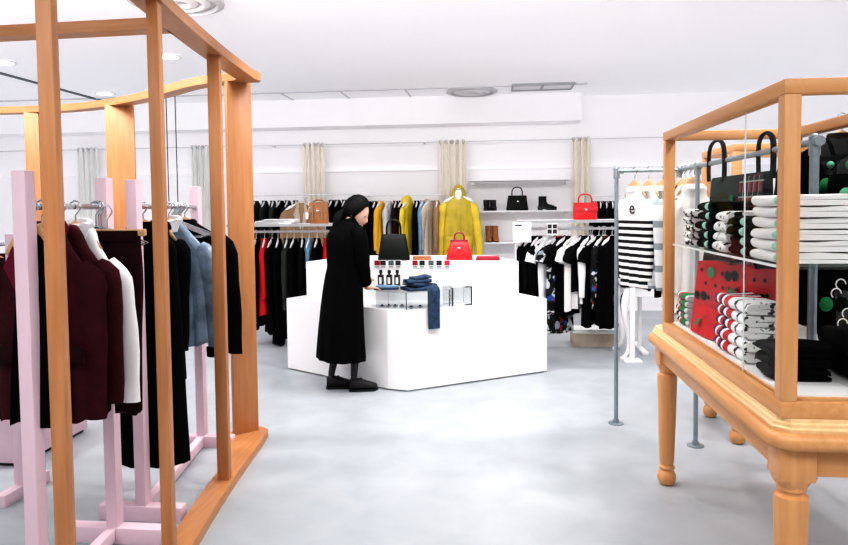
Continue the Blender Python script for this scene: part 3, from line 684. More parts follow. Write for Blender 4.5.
for i, (px, m, nm) in enumerate(((256, 'olive', 'dark olive'), (265, 'char', 'charcoal'), (273, 'olive', 'dark green'), (281, 'black', 'black'), (288, 'char', 'charcoal'), (296, 'olive', 'dark olive'))):
    wg(px, m, f'{nm} jacket on upper wall rail, {lab1[i]}', z1, seed=30+i, rot=1.55+.12*(i % 3), grp=G1)
for i, px in enumerate((332, 338, 345)):
    wg(px, 'black', ('black jacket on wall rail just right of the tan bag', 'black jacket on wall rail, middle of three right of tan bag', 'black jacket on wall rail closest to the woman\'s hair')[i], z1, seed=40+i, rot=1.6, grp='black jackets between tan bag and woman')
G2 = 'clothes on the back wall rail right of the woman'
for i, (px, m, lb, L, kw) in enumerate((
    (369, 'black', 'black coat on wall rail directly beside the woman\'s face', .95, {}),
    (375, 'black2', 'black wool coat on wall rail left of the ochre top', .95, {}),
    (381, 'ochre', 'ochre yellow top on wall rail above the black handbag', .7, {}),
    (389, 'greytee', 'pale grey top on wall rail right of the ochre top', .7, {}),
    (396, 'burgd', 'dark brown coat on wall rail right of the grey top', .95, {}),
    (402, 'black', 'black coat on wall rail left of the small yellow raincoat', 1.05, {}),
    (409, 'yellow', 'small yellow hooded raincoat hanging among clothes on wall rail', .95, {'neck': 'hood', 'rot': 1.2}),
    (417, 'black', 'black coat on wall rail right of the small yellow raincoat', 1.0, {}),
    (423, 'denim_l', 'light blue denim jacket on wall rail beside beige trench coat', .85, {}),
    (430, 'beige', 'beige trench coat on wall rail next to the denim jacket', .95, {'neck': 'lapel', 'rot': 1.2}),
    (437, 'camel', 'camel coat on wall rail next to the large yellow raincoat', .9, {}))):
    wg(px, m, lb, z2, seed=50+i, L=L, grp=G2, **({'rot': 1.5+.1*sin(i*2)} | kw))
for i, px in enumerate((594, 600, 606, 612, 618, 625)):
    wg(px, 'black' if i % 2 else 'black2', 'black top on the wall rail right of the red handbag', z3, seed=70+i, L=.6, rot=1.45, name='shirt', cat='top', grp='black tops right of the red handbag')
# large yellow raincoat
p = aty(458.5, 205, 9.0)
zr = aty(458, 190, 9.0).z
garment('raincoat', 'large translucent yellow hooded raincoat hanging before the beige curtain', 'raincoat', (p.x, 9.0, zr), .05, 'yellow2', 1.0, .19, 1.15, 'long', .06, None, .03, 91, None, .85, .09, 'yellow')
rc = [o for o in COL.objects if o.name.startswith('raincoat')][0]
MB().loft([[Vector((hw*cos(a), .02+ht*sin(a) + .03, z)) for a in [2*PI*k/20 for k in range(20)]] for z, hw, ht in ((.075, .015, .015), (.06, .045, .04), (.01, .08, .065), (-.06, .10, .075), (-.13, .12, .08), (-.18, .13, .06))]).build('hood', M['yellow2'], rc)
MB().box(-.018, .018, -.085, -.078, -1.05, -.2).build('front_placket', M['yellow2'], rc)
MB().ell((0, -.035, -.06), (.045, .02, .085), 14, 10).build('hood_lining', M['card'], rc)
for s in (-1, 1): MB().box(s*.11-.06, s*.11+.06, -.092, -.078, -.80, -.62, .004).build('pocket', M['yellow2'], rc)
hang('white', (p.x, 9.0, zr), .05, 'white hanger carrying the large yellow raincoat', 'white hangers on the back wall rails')
t = thing('wall_hook', 'short grey arm hook holding the yellow raincoat off the wall', 'hook', (p.x, 9.0, zr-.002))
MB().tube([(0, -.03, .0), (0, .6, .0)], .011, 6).build('arm', M['grey'], t); MB().lathe([(.03, 0), (.03, .01)], 12).build('tip', M['grey'], t, loc=(0, -.03, 0))
# wall shelves with shoes and bags
YS = 9.42
def shelf(px0, px1, py, lab, th=.018):
    a, b = aty(px0, py, YS-.15), aty(px1, py, YS-.15)
    t = thing('wall_shelf', lab, 'shelf', (a.x, YS-.15, a.z))
    MB().box(0, b.x-a.x, -.13, .31, -th, 0, .002).build('shelf_board', M['white'], t)
    for x in (.06, (b.x-a.x)-.06): MB().box(x-.01, x+.01, -.05, .31, -.06, -.018).build('bracket', M['white'], t, smooth=False)
    return a.z
za = shelf(469, 571, 211, 'white wall shelf holding the black handbag and black boots')
zb = shelf(476, 540, 242, 'white wall shelf holding the pair of brown boots')
shelf(469, 571, 181, 'empty white wall shelf above the black handbag', .008)
def boot(name, label, loc, rz, m, h=.20, L=.24, heel=.03, cat='boot', grp=None):
    t = thing(name, label, cat, loc, rz, grp)
    rings = []
    for (x, z, lx, ly) in ((-.02, h, .055, .045), (-.022, h*.8, .054, .044), (-.02, h*.6, .055, .043), (-.01, h*.45, .064, .042)):
        rings.append([Vector((x + lx*cos(2*PI*k/16), ly*sin(2*PI*k/16), z+.0)) for k in range(16)])
    for (xc, z0, lx, ly) in ((.025, h*.34, .105, .043), (.04, h*.22, .125, .045), (.042, h*.1+heel*.5, .130, .045), (.042, heel*.45, .128, .043)):
        rings.append([Vector((xc + lx*cos(2*PI*k/16), ly*sin(2*PI*k/16), max(z0, heel*.4) - (.25*heel*(cos(2*PI*k/16)) if z0 < h*.15 else 0))) for k in range(16)])
    MB().loft(rings).build('upper', M[m], t, ang=60)
    MB().loft([[Vector((.042 + .13*q*cos(2*PI*k/20), .046*q*sin(2*PI*k/20), z + (heel*.35 if cos(2*PI*k/20) < -.2 else 0))) for k in range(20)] for q, z in ((1, .0), (1.0, heel*.45))]).build('sole', M['dark'], t)
    MB().prism([(-.085, -.036), (-.02, -.036), (-.02, .036), (-.085, .036)], 0, heel*.9).build('heel', M['dark'], t)
    return t
for dx, lb in ((-.045, 'left'), (.045, 'right')):
    p = aty(490, 211, YS); boot('ankle_boot', f'small black shoe of a pair on upper wall shelf, {"away from" if lb=="left" else "next to"} handbag', (p.x+dx, YS-.1, za), -PI/2+.1, 'shoe', .15, .2, .025, 'shoe', 'pair of black shoes on the shelf')
    p = aty(492, 242, YS); boot('ankle_boot', f'brown leather ankle boot on lower wall shelf, {"farther from" if lb=="left" else "closer to"} the clothes rack', (p.x+dx, YS-.1, zb), -PI/2+.1, 'tan', .22, .2, .03, 'boot', 'pair of brown boots on the lower shelf')
p = aty(545, 211, YS); boot('heeled_boot', 'black heeled ankle boot on upper wall shelf right of handbag', (p.x-.02, YS-.1, za), 0, 'blkleather', .19, .24, .06)
p = aty(517, 211, YS); handbag('handbag', 'black handbag with round handle standing on the upper wall shelf', (p.x, YS-.1, za), .15, 'blkleather', .30, .2, .1, .82, 'single', .12, 'blkleather')

# ================================================================== WHITE RAIL UNITS (mid floor)
GH = 'white hangers on the white rail units'
def rail_unit(label, px0, px1, pyr, Y, shelf_dz=None, name='clothes_rack', glassy=False):
    a, b = aty(px0, pyr, Y), aty(px1, pyr, Y); w = b.x - a.x; z = a.z
    t = thing(name, label, 'clothes rack', (a.x, Y, 0))
    top = z + (shelf_dz or .05)
    for x in (0, w):
        MB().box(x-.018, x+.018, -.018, .018, 0, top, .003).build('post', M['white'], t)
        MB().box(x-.03, x+.03, -.28, .28, 0, .03, .004).build('foot', M['white'], t)
    MB().tube([(0, 0, z), (w, 0, z)], .014, 8).build('rail', M['white'], t)
    if shelf_dz:
        MB().box(-.02, w+.02, -.2, .2, top, top+.016, .003).build('shelf', M['white'], t)
        MB().box(-.02, w+.02, -.205, -.2, top-.01, top+.018).build('shelf_edge', M['grey'], t, smooth=False)
    return z, a.x, top+.016
zl, xl, tl = rail_unit('white clothes rail with shelf on top left of the woman', 236, 349, 232, 7.1, .07)
names = ['nearest the wooden frame', 'second from wooden frame']
rows = [(256, 'black', .95, 'black long garment on left white rail nearest the wooden frame', None), (264.5, 'red', .80, 'bright red long garment hanging on the left white rail', None),
        (272, 'black2', 1.0, 'black long garment on left white rail right of red garment', None), (278, 'black', 1.12, 'longest black coat on left white rail', None),
        (287, 'olive', .75, 'dark olive jacket on left white rail above counter corner', None), (294, 'black', .70, 'black jacket on left white rail left of black knit', None),
        (302, 'black2', .66, 'black knit with red cuff on left white rail beside counter', None), (309, 'denim_l', .30, 'light denim piece on left white rail behind the counter', None),
        (317, 'black', .6, 'black top on left white rail behind the counter end', None), (327, 'red', .5, 'red top on left white rail just behind the woman', None)]
for i, (px, m, L, lb, _) in enumerate(rows):
    p = aty(px, 232, 7.1); lo = Vector((p.x, 7.1, zl)); rot = 1.72 + .08*sin(i*2.3)
    garment('hanging_garment', lb, 'garment', lo, rot, m, L, .19, 1.05, None if m == 'denim_l' else 'long', .045, 'crew', .02, 100+i, 'clothes on the left white rail', .52, .02)
    hang('white', lo, rot, 'white hanger on the left white rail, its shoulders showing', 'white hangers on the left white rail')
# things on top of that shelf
p = aty(276, 225, 7.0)
for k in range(3):
    t = thing('folded_paper', ('lowest', 'middle', 'topmost')[k] + ' flat white folded sheet in the pile on left rail shelf', 'folded sheet', (p.x + .05*k-.05, 7.05, tl + .018*k), .1*k, 'flat sheets on the left rail shelf')
    MB().box(-.24+.03*k, .24-.03*k, -.12, .12, 0, .016, .004).build('sheet', M['card'], t); MB().box(-.2, .1, -.121, -.119, .003, .011).build('sheet_edge', M['grey'], t, smooth=False)
p = aty(318, 224, 7.0); t = handbag('satchel', 'tan leather satchel with flap standing on left rail shelf', (p.x, 7.05, tl), 0, 'tan', .20, .22, .12, .95, 'single', .03, 'tan')
for s in (-.05, .05): MB().box(s-.009, s+.009, -.075, -.06, .03, .2, .002).build('strap', M['camel'], t)
t2 = thing('price_tag', 'white price tag hanging on the tan satchel', 'tag', (p.x-.11, 6.97, tl+.09)); MB().box(-.014, .014, -.002, .002, -.04, .03).build('tag_card', M['card'], t2, smooth=False); MB().tube([(0, 0, .03), (.03, .01, .09)], .002, 4).build('string', M['card'], t2)
p = aty(297, 210, 8.0); garment('jacket', 'camel jacket hanging behind the tan satchel', 'jacket', (p.x, 8.2, aty(297, 197, 8.2).z), .2, 'camel', .75, .2, 1, 'long', .06, 'lapel', .02, 120, None, .55, .03, None, 'beige')
hang('white', (p.x, 8.2, aty(297, 197, 8.2).z), .2, 'white hanger carrying the camel jacket', GH)
zq = aty(297, 197, 8.2).z
t = thing('clothes_rack', 'short white stand carrying the camel jacket behind left rail', 'clothes rack', (p.x, 8.2, 0)); MB().tube([(0, .0, zq), (0, .3, zq)], .012, 8).build('arm', M['white'], t); MB().tube([(0, .3, 0), (0, .3, zq+.01)], .016, 8).build('post', M['white'], t); MB().lathe([(.2, 0), (.2, .02), (.03, .03)], 20, (0, .3, 0)).build('foot', M['white'], t)

# right white rack
Yr = 7.0
zr2, xr2, tr2 = rail_unit('white clothes rail with floral and black clothes right of counter', 519.5, 640, 229, Yr, .075)
G3 = 'clothes on the right white rail'
rows = [(526, 'black', .62, 'black top on right white rail nearest the counter', 'long', .1, 1.2), (533, 'black2', .64, 'black top on right white rail second from the counter', 'long', .0, 1.05), (540, 'black', .68, 'black long top on right white rail left of white blouse', 'long', .0, 1.05),
        (548, 'shirt', .78, 'white blouse with short sleeves left of the floral dress', 'short', .0, .75), (559, 'floral', .98, 'long floral dress with grey, red and black print on right white rail', 'short', .0, .75),
        (568, 'black', .80, 'black dress hanging just right of the floral dress', 'short', .0, .85), (576, 'tee', .74, 'long white top hanging right of the black dress', 'short', .0, .8),
        (584, 'black2', .55, 'black short sleeved top between two white tops', 'short', .0, .8), (592, 'shirt', .66, 'white long sleeved shirt hanging beside the black tee', 'long', .0, .85),
        (599, 'black', .5, 'black tee hanging left of the blue floral blouse', 'short', .0, .8), (605, 'floral2', .74, 'blue and black floral blouse near the grey pipe pole', 'long', .0, .9), (612, 'black', .92, 'long black dress hanging behind the grey pipe pole', 'long', .0, .9),
        (590, 'black2', .9, 'long black skirt dress behind the white shirt on right rail', None, .0, 1.1), (603, 'black', .88, 'long black dress behind the floral blouse on right rail', None, .0, 1.1)]
for i, (px, m, L, lb, sl, dy, rot) in enumerate(rows):
    p = aty(px, 229, Yr); lo = Vector((p.x, Yr, zr2))
    garment('hanging_garment', lb, 'garment', lo, rot, m, L, .18, 1.08, sl, .04, 'crew', .02, 140+i, G3, .5, .02)
    hang('white', lo, rot, 'white hanger on the right white rail, its shoulders showing', 'white hangers on the right white rail')
p = aty(585, 222, Yr); handbag('handbag', 'bright red boxy handbag standing on the right white rail shelf', (p.x, Yr, tr2), .12, 'redleather', .24, .17, .11, .97, 'single', .09, 'redleather')
p = aty(596, 321, Yr); t = thing('storage_box', 'low cream box on the floor under the right white rail', 'box', (p.x, 7.25, 0)); MB().box(-.22, .22, -.16, .16, 0, .14, .006).build('box_body', M['beige'], t); MB().box(-.225, .225, -.165, .165, .14, .17, .005).build('box_lid', M['card'], t)
p = aty(513, 222, 6.9); zz = p.z
t = thing('sign_stand', 'white upright sign board with small dark mark beside right rail', 'sign', (aty(522, 222, 6.75).x, 6.75, 0))
MB().box(-.09, .09, -.012, .012, zz-.20, zz, .003).build('board', M['white'], t); MB().box(-.075, -.055, .012, .028, .02, zz-.03).build('post', M['grey2'], t); MB().box(-.07, -.0, -.0135, -.012, zz-.04, zz-.022).build('printed_mark', M['darkgrey'], t, smooth=False); MB().box(-.12, .12, -.1, .1, 0, .02, .003).build('foot', M['white'], t)
p = aty(551, 228, 6.93); t = thing('price_card', 'white price card with four black squares on right white rail', 'card', (p.x, 6.78, p.z))
MB().box(-.05, .05, 0, .003, -.06, .055).build('card_sheet', M['card'], t, smooth=False)
mb = MB()
for i in range(2):
    for j in range(2): mb.box(-.045+.05*i, -.005+.05*i, -.002, 0, -.05+.05*j, -.01+.05*j)
mb.build('printed_squares', M['ink'], t, smooth=False)

# white side table with cabriole legs
t = thing('side_table', 'white side table with curved legs behind the striped tops', 'table', (1.62, 6.75, 0))
MB().box(-.42, .42, -.24, .24, .70, .735, .008).build('table_top', M['white'], t); MB().box(-.38, .38, -.2, .2, .60, .70, .004).build('apron', M['white'], t)
for sx in (-1, 1):
    for sy in (-1, 1):
        pts = [(sx*.36, sy*.18, .66), (sx*.40, sy*.21, .54), (sx*.39, sy*.20, .40), (sx*.35, sy*.17, .22), (sx*.36, sy*.18, .08), (sx*.41, sy*.215, .02), (sx*.43, sy*.23, .012)]
        MB().tube([p for p in smoothpts(pts, 16)], [.04-.002*k if k < 13 else .022 for k in range(16)], 10).build('leg', M['white'], t)
p = atz(632, 361, 0); t = thing('display_post', 'slim white display post standing behind the striped tops', 'post', (p.x, p.y, 0))
MB().box(-.022, .022, -.022, .022, .015, .95, .003).build('post', M['white'], t); MB().box(-.08, .08, -.08, .08, 0, .016, .003).build('foot', M['white'], t)

# ================================================================== GREY PIPE RACK (L-shaped) and its clothes
PZ = 1.70
t = thing('pipe_rack', 'grey galvanised pipe clothes rack behind the glass case', 'clothes rack', (.8, 4.585, 0))
def rel(*p): return (p[0]-.8, p[1]-4.585, p[2])
PX2 = 1.185
for x, y in ((.8, 4.585), (1.205, 4.19)):
    MB().tube([rel(x, y, 0), rel(x, y, PZ)], .0135, 10).build('pole', M['pipe'], t); MB().lathe([(.05, 0), (.05, .006), (.022, .01), (.02, .03)], 16, rel(x, y, 0)).build('floor_flange', M['pipe'], t)
MB().tube([rel(PX2, 2.66, .8935), rel(PX2, 2.66, PZ+.02)], .0165, 10).build('pole', M['pipe'], t)
MB().tube([rel(.8, 4.585, PZ), rel(1.205, 4.585, PZ)], .0125, 10).build('rail', M['pipe'], t)
MB().tube([rel(1.205, 4.585, PZ), rel(1.205, 4.19, PZ), rel(PX2, 2.66, PZ)], .0135, 10).build('rail', M['pipe'], t)
for q in ((.8, 4.585), (1.205, 4.585), (1.205, 4.19), (PX2, 2.66)):
    MB().tube([rel(q[0], q[1], PZ-.05), rel(q[0], q[1], PZ+.018)], .0205, 10).ell(rel(q[0], q[1], PZ+.012), (.0205, .0205, .0205), 10, 6).tube([rel(q[0], q[1], PZ), rel(q[0]+(.045 if q == (.8, 4.585) else 0), q[1]-(0 if q == (.8, 4.585) else .045), PZ)], .0195, 10).build('elbow_joint', M['pipe'], t)
def chest_text(txt, size):
    def f(t_, L, hw, th):
        cu = bpy.data.curves.new('chest_letter', 'FONT'); cu.body = txt; cu.size = size; cu.align_x = 'CENTER'; cu.extrude = .001
        o = bpy.data.objects.new('chest_letter', cu); COL.objects.link(o); dg = bpy.context.evaluated_depsgraph_get()
        me = bpy.data.meshes.new_from_object(o.evaluated_get(dg)); bpy.data.objects.remove(o)
        me.materials.clear(); me.materials.append(M['ink'])
        ob = bpy.data.objects.new('chest_letter', me); COL.objects.link(ob); ob.parent = t_; ob.location = (.02, -th*1.2-.008, -SH-.17); ob.rotation_euler = (PI/2, 0, 0)
    return f
for i, (px, lb, tx, rot, Y) in enumerate(((635, 'striped top with white yoke and black letter, nearest the grey pole', 'e', -1.12, 4.585), (649, 'striped top with white yoke, second from the grey pole', 'e', -1.18, 4.585), (663, 'striped top with white yoke and letter beside the wooden case post', 'W.', -1.05, 4.585))):
    p = aty(px, 172, Y); lo = Vector((p.x, Y, PZ))
    garment('striped_shirt', lb, 'top', lo - Vector((0, 0, .03)), rot, 'breton', .66, .13, 1.15, 'long', .026, 'crew', .010, 170+i, 'striped tops on the pipe rack', .50, .0, None, 'tee', chest_text(tx, .12) if i != 1 else None)
    hang('wood', lo, rot, ('wooden hanger carrying the striped top nearest the pole', 'wooden hanger carrying the second striped top', 'wooden hanger carrying the striped top by the case post')[i], 'hangers on the pipe rack')
for i, (Y, m, sm, lb, rot, L) in enumerate(((4.50, 'black', 'trimstripe', 'black top with grey banded sleeve behind the wooden case post', .25, .7), (4.38, 'trimstripe', 'trimstripe', 'grey banded top hanging beside the white top', .2, .75), (4.27, 'tee', 'tee', 'plain white long top hanging in front of banded top', .15, .78))):
    lo = Vector((1.205, Y, PZ))
    garment('hanging_shirt', lb, 'top', lo - Vector((0, 0, .03)), rot, m, L, (.19, .165, .12)[i], 1.02, 'long', .03, 'crew', .015, 180+i, 'tops at the corner of the pipe rack', .55, .0, sm)
    hang('wood', lo, rot, ('wooden hanger carrying the black top with banded sleeve', 'wooden hanger carrying the grey banded top', 'wooden hanger carrying the plain white long top')[i], 'hangers on the pipe rack')
for i, (px, m, L, lb) in enumerate(((668, 'denim_l', .95, 'greyish blue long garment low behind the case post'),)):
    pass

# ================================================================== WOODEN TABLES WITH GLASS CASES
def turned_leg(parent, x, y, m, ztop=.765, block=.052):
    MB().box(x-block, x+block, y-block, y+block, .64, ztop, .006).loft([[Vector((x+q*sx, y+q*sy, z)) for sx, sy in ((-1, -.45), (-.45, -1), (.45, -1), (1, -.45), (1, .45), (.45, 1), (-.45, 1), (-1, .45))] for q, z in ((block, .645), (block*.92, .628), (block*.78, .615))]).build('leg_block', M[m], parent)
    return MB().lathe([(.022, 0), (.038, .006), (.047, .028), (.048, .045), (.042, .066), (.032, .078), (.033, .084), (.040, .088), (.040, .098), (.034, .103), (.034, .112), (.037, .125), (.043, .30), (.048, .50), (.050, .56), (.048, .585), (.036, .593), (.036, .600), (.043, .606), (.043, .618), (.036, .624)], 24, (x, y, 0)).build('leg', M[m], parent)
def chamf(x0, x1, y0, y1, c): return [(x0+c, y0), (x1-c, y0), (x1, y0+c), (x1, y1-c), (x1-c, y1), (x0+c, y1), (x0, y1-c), (x0, y0+c)]
def wood_table(label, x0, x1, y0, y1, o):
    t = thing('display_table', label, 'table', (x0, y0, 0), 0, 'wooden display tables')
    def lp(ps): return [(x-x0, y-y0) for x, y in ps]
    def lring(ins, z, c): return [Vector((x, y, z)) for x, y in lp(chamf(x0+ins, x1-ins, y0+ins, y1-ins, c))]
    # rounded top edge, stepped moulding
    MB().loft([lring(.022, .742, .04), lring(.006, .748, .046), lring(0, .762, .05), lring(0, .776, .05), lring(.006, .789, .046), lring(.018, .795, .04), lring(.022, .795, .04)]).build('table_top', M['case_y'], t, ang=60)
    MB().loft([lring(.022, .795, .04), lring(.020, .806, .04), lring(.026, .811, .036), lring(.026, .820, .036), lring(.033, .825, .03), lring(.033, .836, .03)]).build('edge_moulding', M['pale_wood'], t, ang=25)
    a = .055
    for (ax0, ax1, ay0, ay1) in ((x0+a, x0+a+.025, y0+a, y1-a), (x1-a-.025, x1-a, y0+a, y1-a), (x0+a, x1-a, y0+a, y0+a+.025), (x0+a, x1-a, y1-a-.025, y1-a)):
        MB().box(ax0-x0, ax1-x0, ay0-y0, ay1-y0, .655, .745, .003).build('apron', M['case_y' if ay1-ay0 > .3 else 'case_x'], t)
    for x in (x0+o, x1-o):
        for y in (y0+o, y1-o): turned_leg(t, x-x0, y-y0, 'case_z')
    return t
wood_table('honey coloured wooden table with turned legs carrying the near glass case', .80, 1.585, 2.025, 3.69, .09)
wood_table('wooden table with ball feet standing farther back behind the near table', 1.385, 2.9, 4.17, 4.88, .09)
def glass_case(label, x0, x1, y0, y1, near=True, zb=.836, zt=1.832):
    t = thing('glass_display_case', label, 'display case', (x0, y0, zb), 0, 'glass cases on wooden tables')
    W, D, H = x1-x0, y1-y0, zt-zb; pw = .048; rz = .05
    MB().box(0, W, 0, D, 0, rz, .004).build('base_frame', M['case_y'], t)
    MB().box(.04, W-.03, .06, D-.06, rz, rz+.006).build('white_mat', M['card'], t, smooth=False)
    for x in (0, W-pw):
        for y in (0, D-pw): MB().box(x, x+pw, y, y+pw, rz-.001, H-.044, .004).build('corner_post', M['case_z'], t)
    MB().box(-.002, .056, -.002, D+.002, H-.045, H, .006).build('top_rail', M['case_y'], t); MB().box(W-.056, W+.002, -.002, D+.002, H-.045, H, .006).build('top_rail', M['case_y'], t)
    MB().box(.05, W-.05, 0, .05, H-.045, H, .006).build('top_rail', M['case_x'], t); MB().box(.05, W-.05, D-.05, D, H-.045, H, .006).build('top_rail', M['case_x'], t)
    # glass: two sheets on each long side with a polished joint between them
    for x in (.022, W-.028):
        m_ = D*.265
        MB().box(x, x+.006, pw, m_-.002, rz, H-.045).build('glass_pane', M['glass'], t, smooth=False)
        MB().box(x, x+.006, m_+.002, D-pw, rz, H-.045).build('glass_pane', M['glass'], t, smooth=False)
        MB().box(x+.001, x+.005, m_-.002, m_+.002, rz, H-.045).build('glass_joint', M['glass_edge'], t, smooth=False)
    MB().box(pw, W-pw, .022, .028, rz, H-.045).build('glass_pane', M['glass'], t, smooth=False)
    if near:
        for xa, xb, ya, yb in ((.035, W-.035, .06, .535), (.035, .29, .545, D-.06)):
            MB().box(xa, xb, ya, yb, 1.272-zb, 1.280-zb).build('glass_shelf', M['glass_shelf'], t, smooth=False)
            MB().box(xa-.001, xa+.002, ya, yb, 1.2715-zb, 1.2805-zb).build('shelf_edge', M['glass_edge'], t, smooth=False)
    return t
glass_case('beech framed glass case of folded clothes on the near wooden table', .834, 1.475, 2.06, 3.48)
glass_case('beech framed glass case on the farther wooden table behind', 1.42, 2.86, 4.21, 4.84, False)

# ------------------------------------------------------------------ folded clothes
def folded(label, x, y, z, L, W, H, mats, bands=None, dot=None, seed=0, group=None, rz=0, cat='folded clothing', name='folded_garment', zz=1):
    t = thing(name, label, cat, (x, y, z), rz, group)
    rows = len(bands)+1 if bands else 7
    rg = slab(L, W, H, seed, rows)
    mb = MB(); ms = [M[m] for m in mats]
    mb.loft(rg, ringmat=bands) if bands else mb.loft(rg)
    mb.build('folded_cloth', ms, t, ang=60)
    if dot:
        mb = MB(); yd, zd, r, mm = dot
        rings = []
        for rr, ex in ((r, .0), (r*.9, .004), (.001, .005)):
            ring = []
            for k in range(16):
                yy = yd + rr*cos(2*PI*k/16); zz_ = H/2 + zd + rr*sin(2*PI*k/16)*min(1, H*.46/r)
                q = max(-1, min(1, (zz_-H/2)/(H/2))); xx = -L/2 + H/2 - H/2*math.sqrt(max(0, 1-q*q)) - ex - .002
                ring.append(Vector((xx, yy, zz_)))
            rings.append(ring)
        mb.loft(rings).build('dot_patch', M[mm], t)
    return t
def pile(n, x, y, z, L, W, H, mats, what, where, seed, bands=None, dot=None, grp=None, jit=.006, rz=0, cat='folded clothing'):
    rnd = random.Random(seed)
    ords = {1: [''], 2: ['lower', 'upper'], 3: ['lowest', 'middle', 'topmost'], 4: ['lowest', 'second from bottom', 'second from top', 'topmost'], 5: ['lowest', 'second from bottom', 'middle', 'second from top', 'topmost'], 6: ['lowest', 'second from bottom', 'third from bottom', 'third from top', 'second from top', 'topmost']}[n]
    for k in range(n):
        folded(f'{what}, {ords[k]} in pile {where}', x + rnd.uniform(-jit, jit), y + rnd.uniform(-jit, jit), z + k*H*1.005, L*rnd.uniform(.97, 1.03), W*rnd.uniform(.97, 1.03), H, mats, bands, dot, seed*10+k, grp, rz + rnd.uniform(-.03, .03), cat)
ZS = 1.281; ZD = .894
pile(5, 1.0, 3.28, ZS, .22, .105, .033, ['speck'], 'printed top', 'at far end of glass shelf', 201, grp='printed tops at the end of the shelf')
pile(5, 1.0, 3.03, ZS, .22, .17, .040, ['black'], 'mint dotted black sweater', 'beside the printed tops', 202, dot=(-.055, 0, .017, 'mint'), grp='black sweaters with mint dots')
pile(4, 1.0, 2.80, ZS, .22, .155, .040, ['speck', 'tee'], 'white patterned top', 'between two black piles', 203, bands=[0, 0, 1, 0, 0, 1, 0], grp='white patterned tops on the shelf')
pile(4, 1.0, 2.60, ZS, .22, .19, .036, ['black'], 'pale dotted black sweater', 'right of patterned pile', 204, dot=(-.07, 0, .017, 'mint'), grp='black sweaters with pale dots')
pile(6, 1.07, 2.325, ZS, .37, .26, .036, ['tee'], 'white sweatshirt, mint dot', 'at near end of shelf', 205, dot=(-.095, 0, .019, 'mint'), grp='white sweatshirts on the shelf')
pile(5, .955, 3.33, ZD, .14, .17, .030, ['navy', 'shirt', 'red', 'green', 'greytee'], 'green banded top', 'at far end of case floor', 211, bands=[4, 3, 3, 2, 1, 0], grp='green banded tops on the case floor')
pile(5, .955, 2.67, ZD, .14, .34, .044, ['navy', 'shirt', 'red', 'speck'], 'white top with red bands', 'in front of the red tote', 212, bands=[3, 1, 1, 3, 1, 1, 2, 2, 1, 0, 2, 1, 0], grp='white banded tops on the case floor', rz=.0)
pile(3, .985, 2.34, ZD, .19, .14, .038, ['black'], 'black folded knit', 'behind the near corner post', 213, grp='black knits on the case floor')
pile(2, 1.25, 2.30, ZD, .26, .36, .075, ['black2'], 'thick black folded coat', 'at the near end of case floor', 214, grp='black coats on the case floor')
# red dotted tote
t = thing('tote_bag', 'red tote bag with black and green dots leaning inside the glass case', 'tote bag', (1.14, 3.10, ZD), 0)
WD, HT = .53, .315
A = Vector((.905, 3.235, 0)); B = Vector((1.075, 2.72, 0))
def tp(u, v, off=0):   # u along the bag, v up, leaning back
    p = A.lerp(B, u) + Vector((.03*v + .012*sin(u*9)*v + .02*sin(u*5), 0, v*HT + .006*sin(u*14)*v))
    return p - Vector((1.14, 3.10, 0)) + Vector((-off - .0, 0, 0))
nu, nv = 20, 8; mb = MB()
fr_ = [[tp(i/nu, j/nv, .012*sin(PI*i/nu)*sin(PI*min(1, j/nv+.1))) for i in range(nu+1)] for j in range(nv+1)]
bk_ = [[p + Vector((.02+.015*sin(PI*i/nu), 0, 0)) for i, p in enumerate(r)] for r in fr_]
mb.loft([r + b[::-1] for r, b in zip(fr_, bk_)], mi=0)
rnd = random.Random(5)
def dot(u, v, r, mi, off=.016):
    c = tp(u, v, .012*sin(PI*u)*sin(PI*min(1, v+.1))); a = (B-A).normalized()
    ring = [c + a*(r*cos(2*PI*k/16)) + Vector((-.0085, 0, r*sin(2*PI*k/16))) for k in range(16)]
    mb.add(ring, [tuple(range(16))], mi)
for i in range(8):
    for j in range(5): dot((i+.5+.5*(j % 2))/8.6, (j+.6)/5.3, .0095, 1)
for (u, v, r, c) in ((.15, .84, .026, 2), (.40, .85, .024, 1), (.52, .85, .024, 1), (.51, .60, .026, 2), (.12, .5, .022, 1), (.05, .5, .02, 1), (.80, .33, .025, 2), (.78, .64, .022, 1), (.88, .64, .02, 1), (.28, .2, .02, 1), (.38, .19, .02, 1)): dot(u, v, r, c)
mb.build('tote_panel', [M['red'], M['black'], M['green']], t, ang=60)
for dz in (0, .02):
    MB().tube(smoothpts([tuple(tp(.3, 1, -.012)), tuple(tp(.36, 1.06, -.02-dz)), tuple(tp(.5, 1.09, -.03-dz)), tuple(tp(.66, 1.07, -.02-dz)), tuple(tp(.72, 1, -.012))], 12), .010, 8, .5).build('handle', M['black'], t)
mb = MB()
cor = [[Vector((x-1.14, y-3.10, z)) for x, y, z in row] for row in (
    [(.908, 3.20, .10), (.928, 3.12, .125), (.953, 3.04, .115), (.978, 2.97, .09)], [(.899, 3.19, .065), (.908, 3.11, .08), (.923, 3.03, .075), (.945, 2.95, .055)],
    [(.893, 3.18, .028), (.895, 3.1, .038), (.908, 3.0, .032), (.925, 2.94, .018)], [(.885, 3.17, .004), (.885, 3.08, .006), (.895, 2.99, .004), (.91, 2.93, .004)])]
mb.loft([r + [p + Vector((.012, .004, -.003)) for p in r][::-1] for r in cor])
for (y, x, z, r, c) in ((3.08, .897, .058, .02, 2), (3.02, .915, .088, .008, 1), (3.14, .903, .088, .008, 1)):
    mb.add([Vector((x-1.14-.008 - .5*r*sin(2*PI*k/14)*-1, y-3.10 + r*cos(2*PI*k/14), z + r*.8*sin(2*PI*k/14))) for k in range(14)], [tuple(range(14))], c)
mb.build('draped_corner', [M['red'], M['ink'], M['green']], t, ang=60)
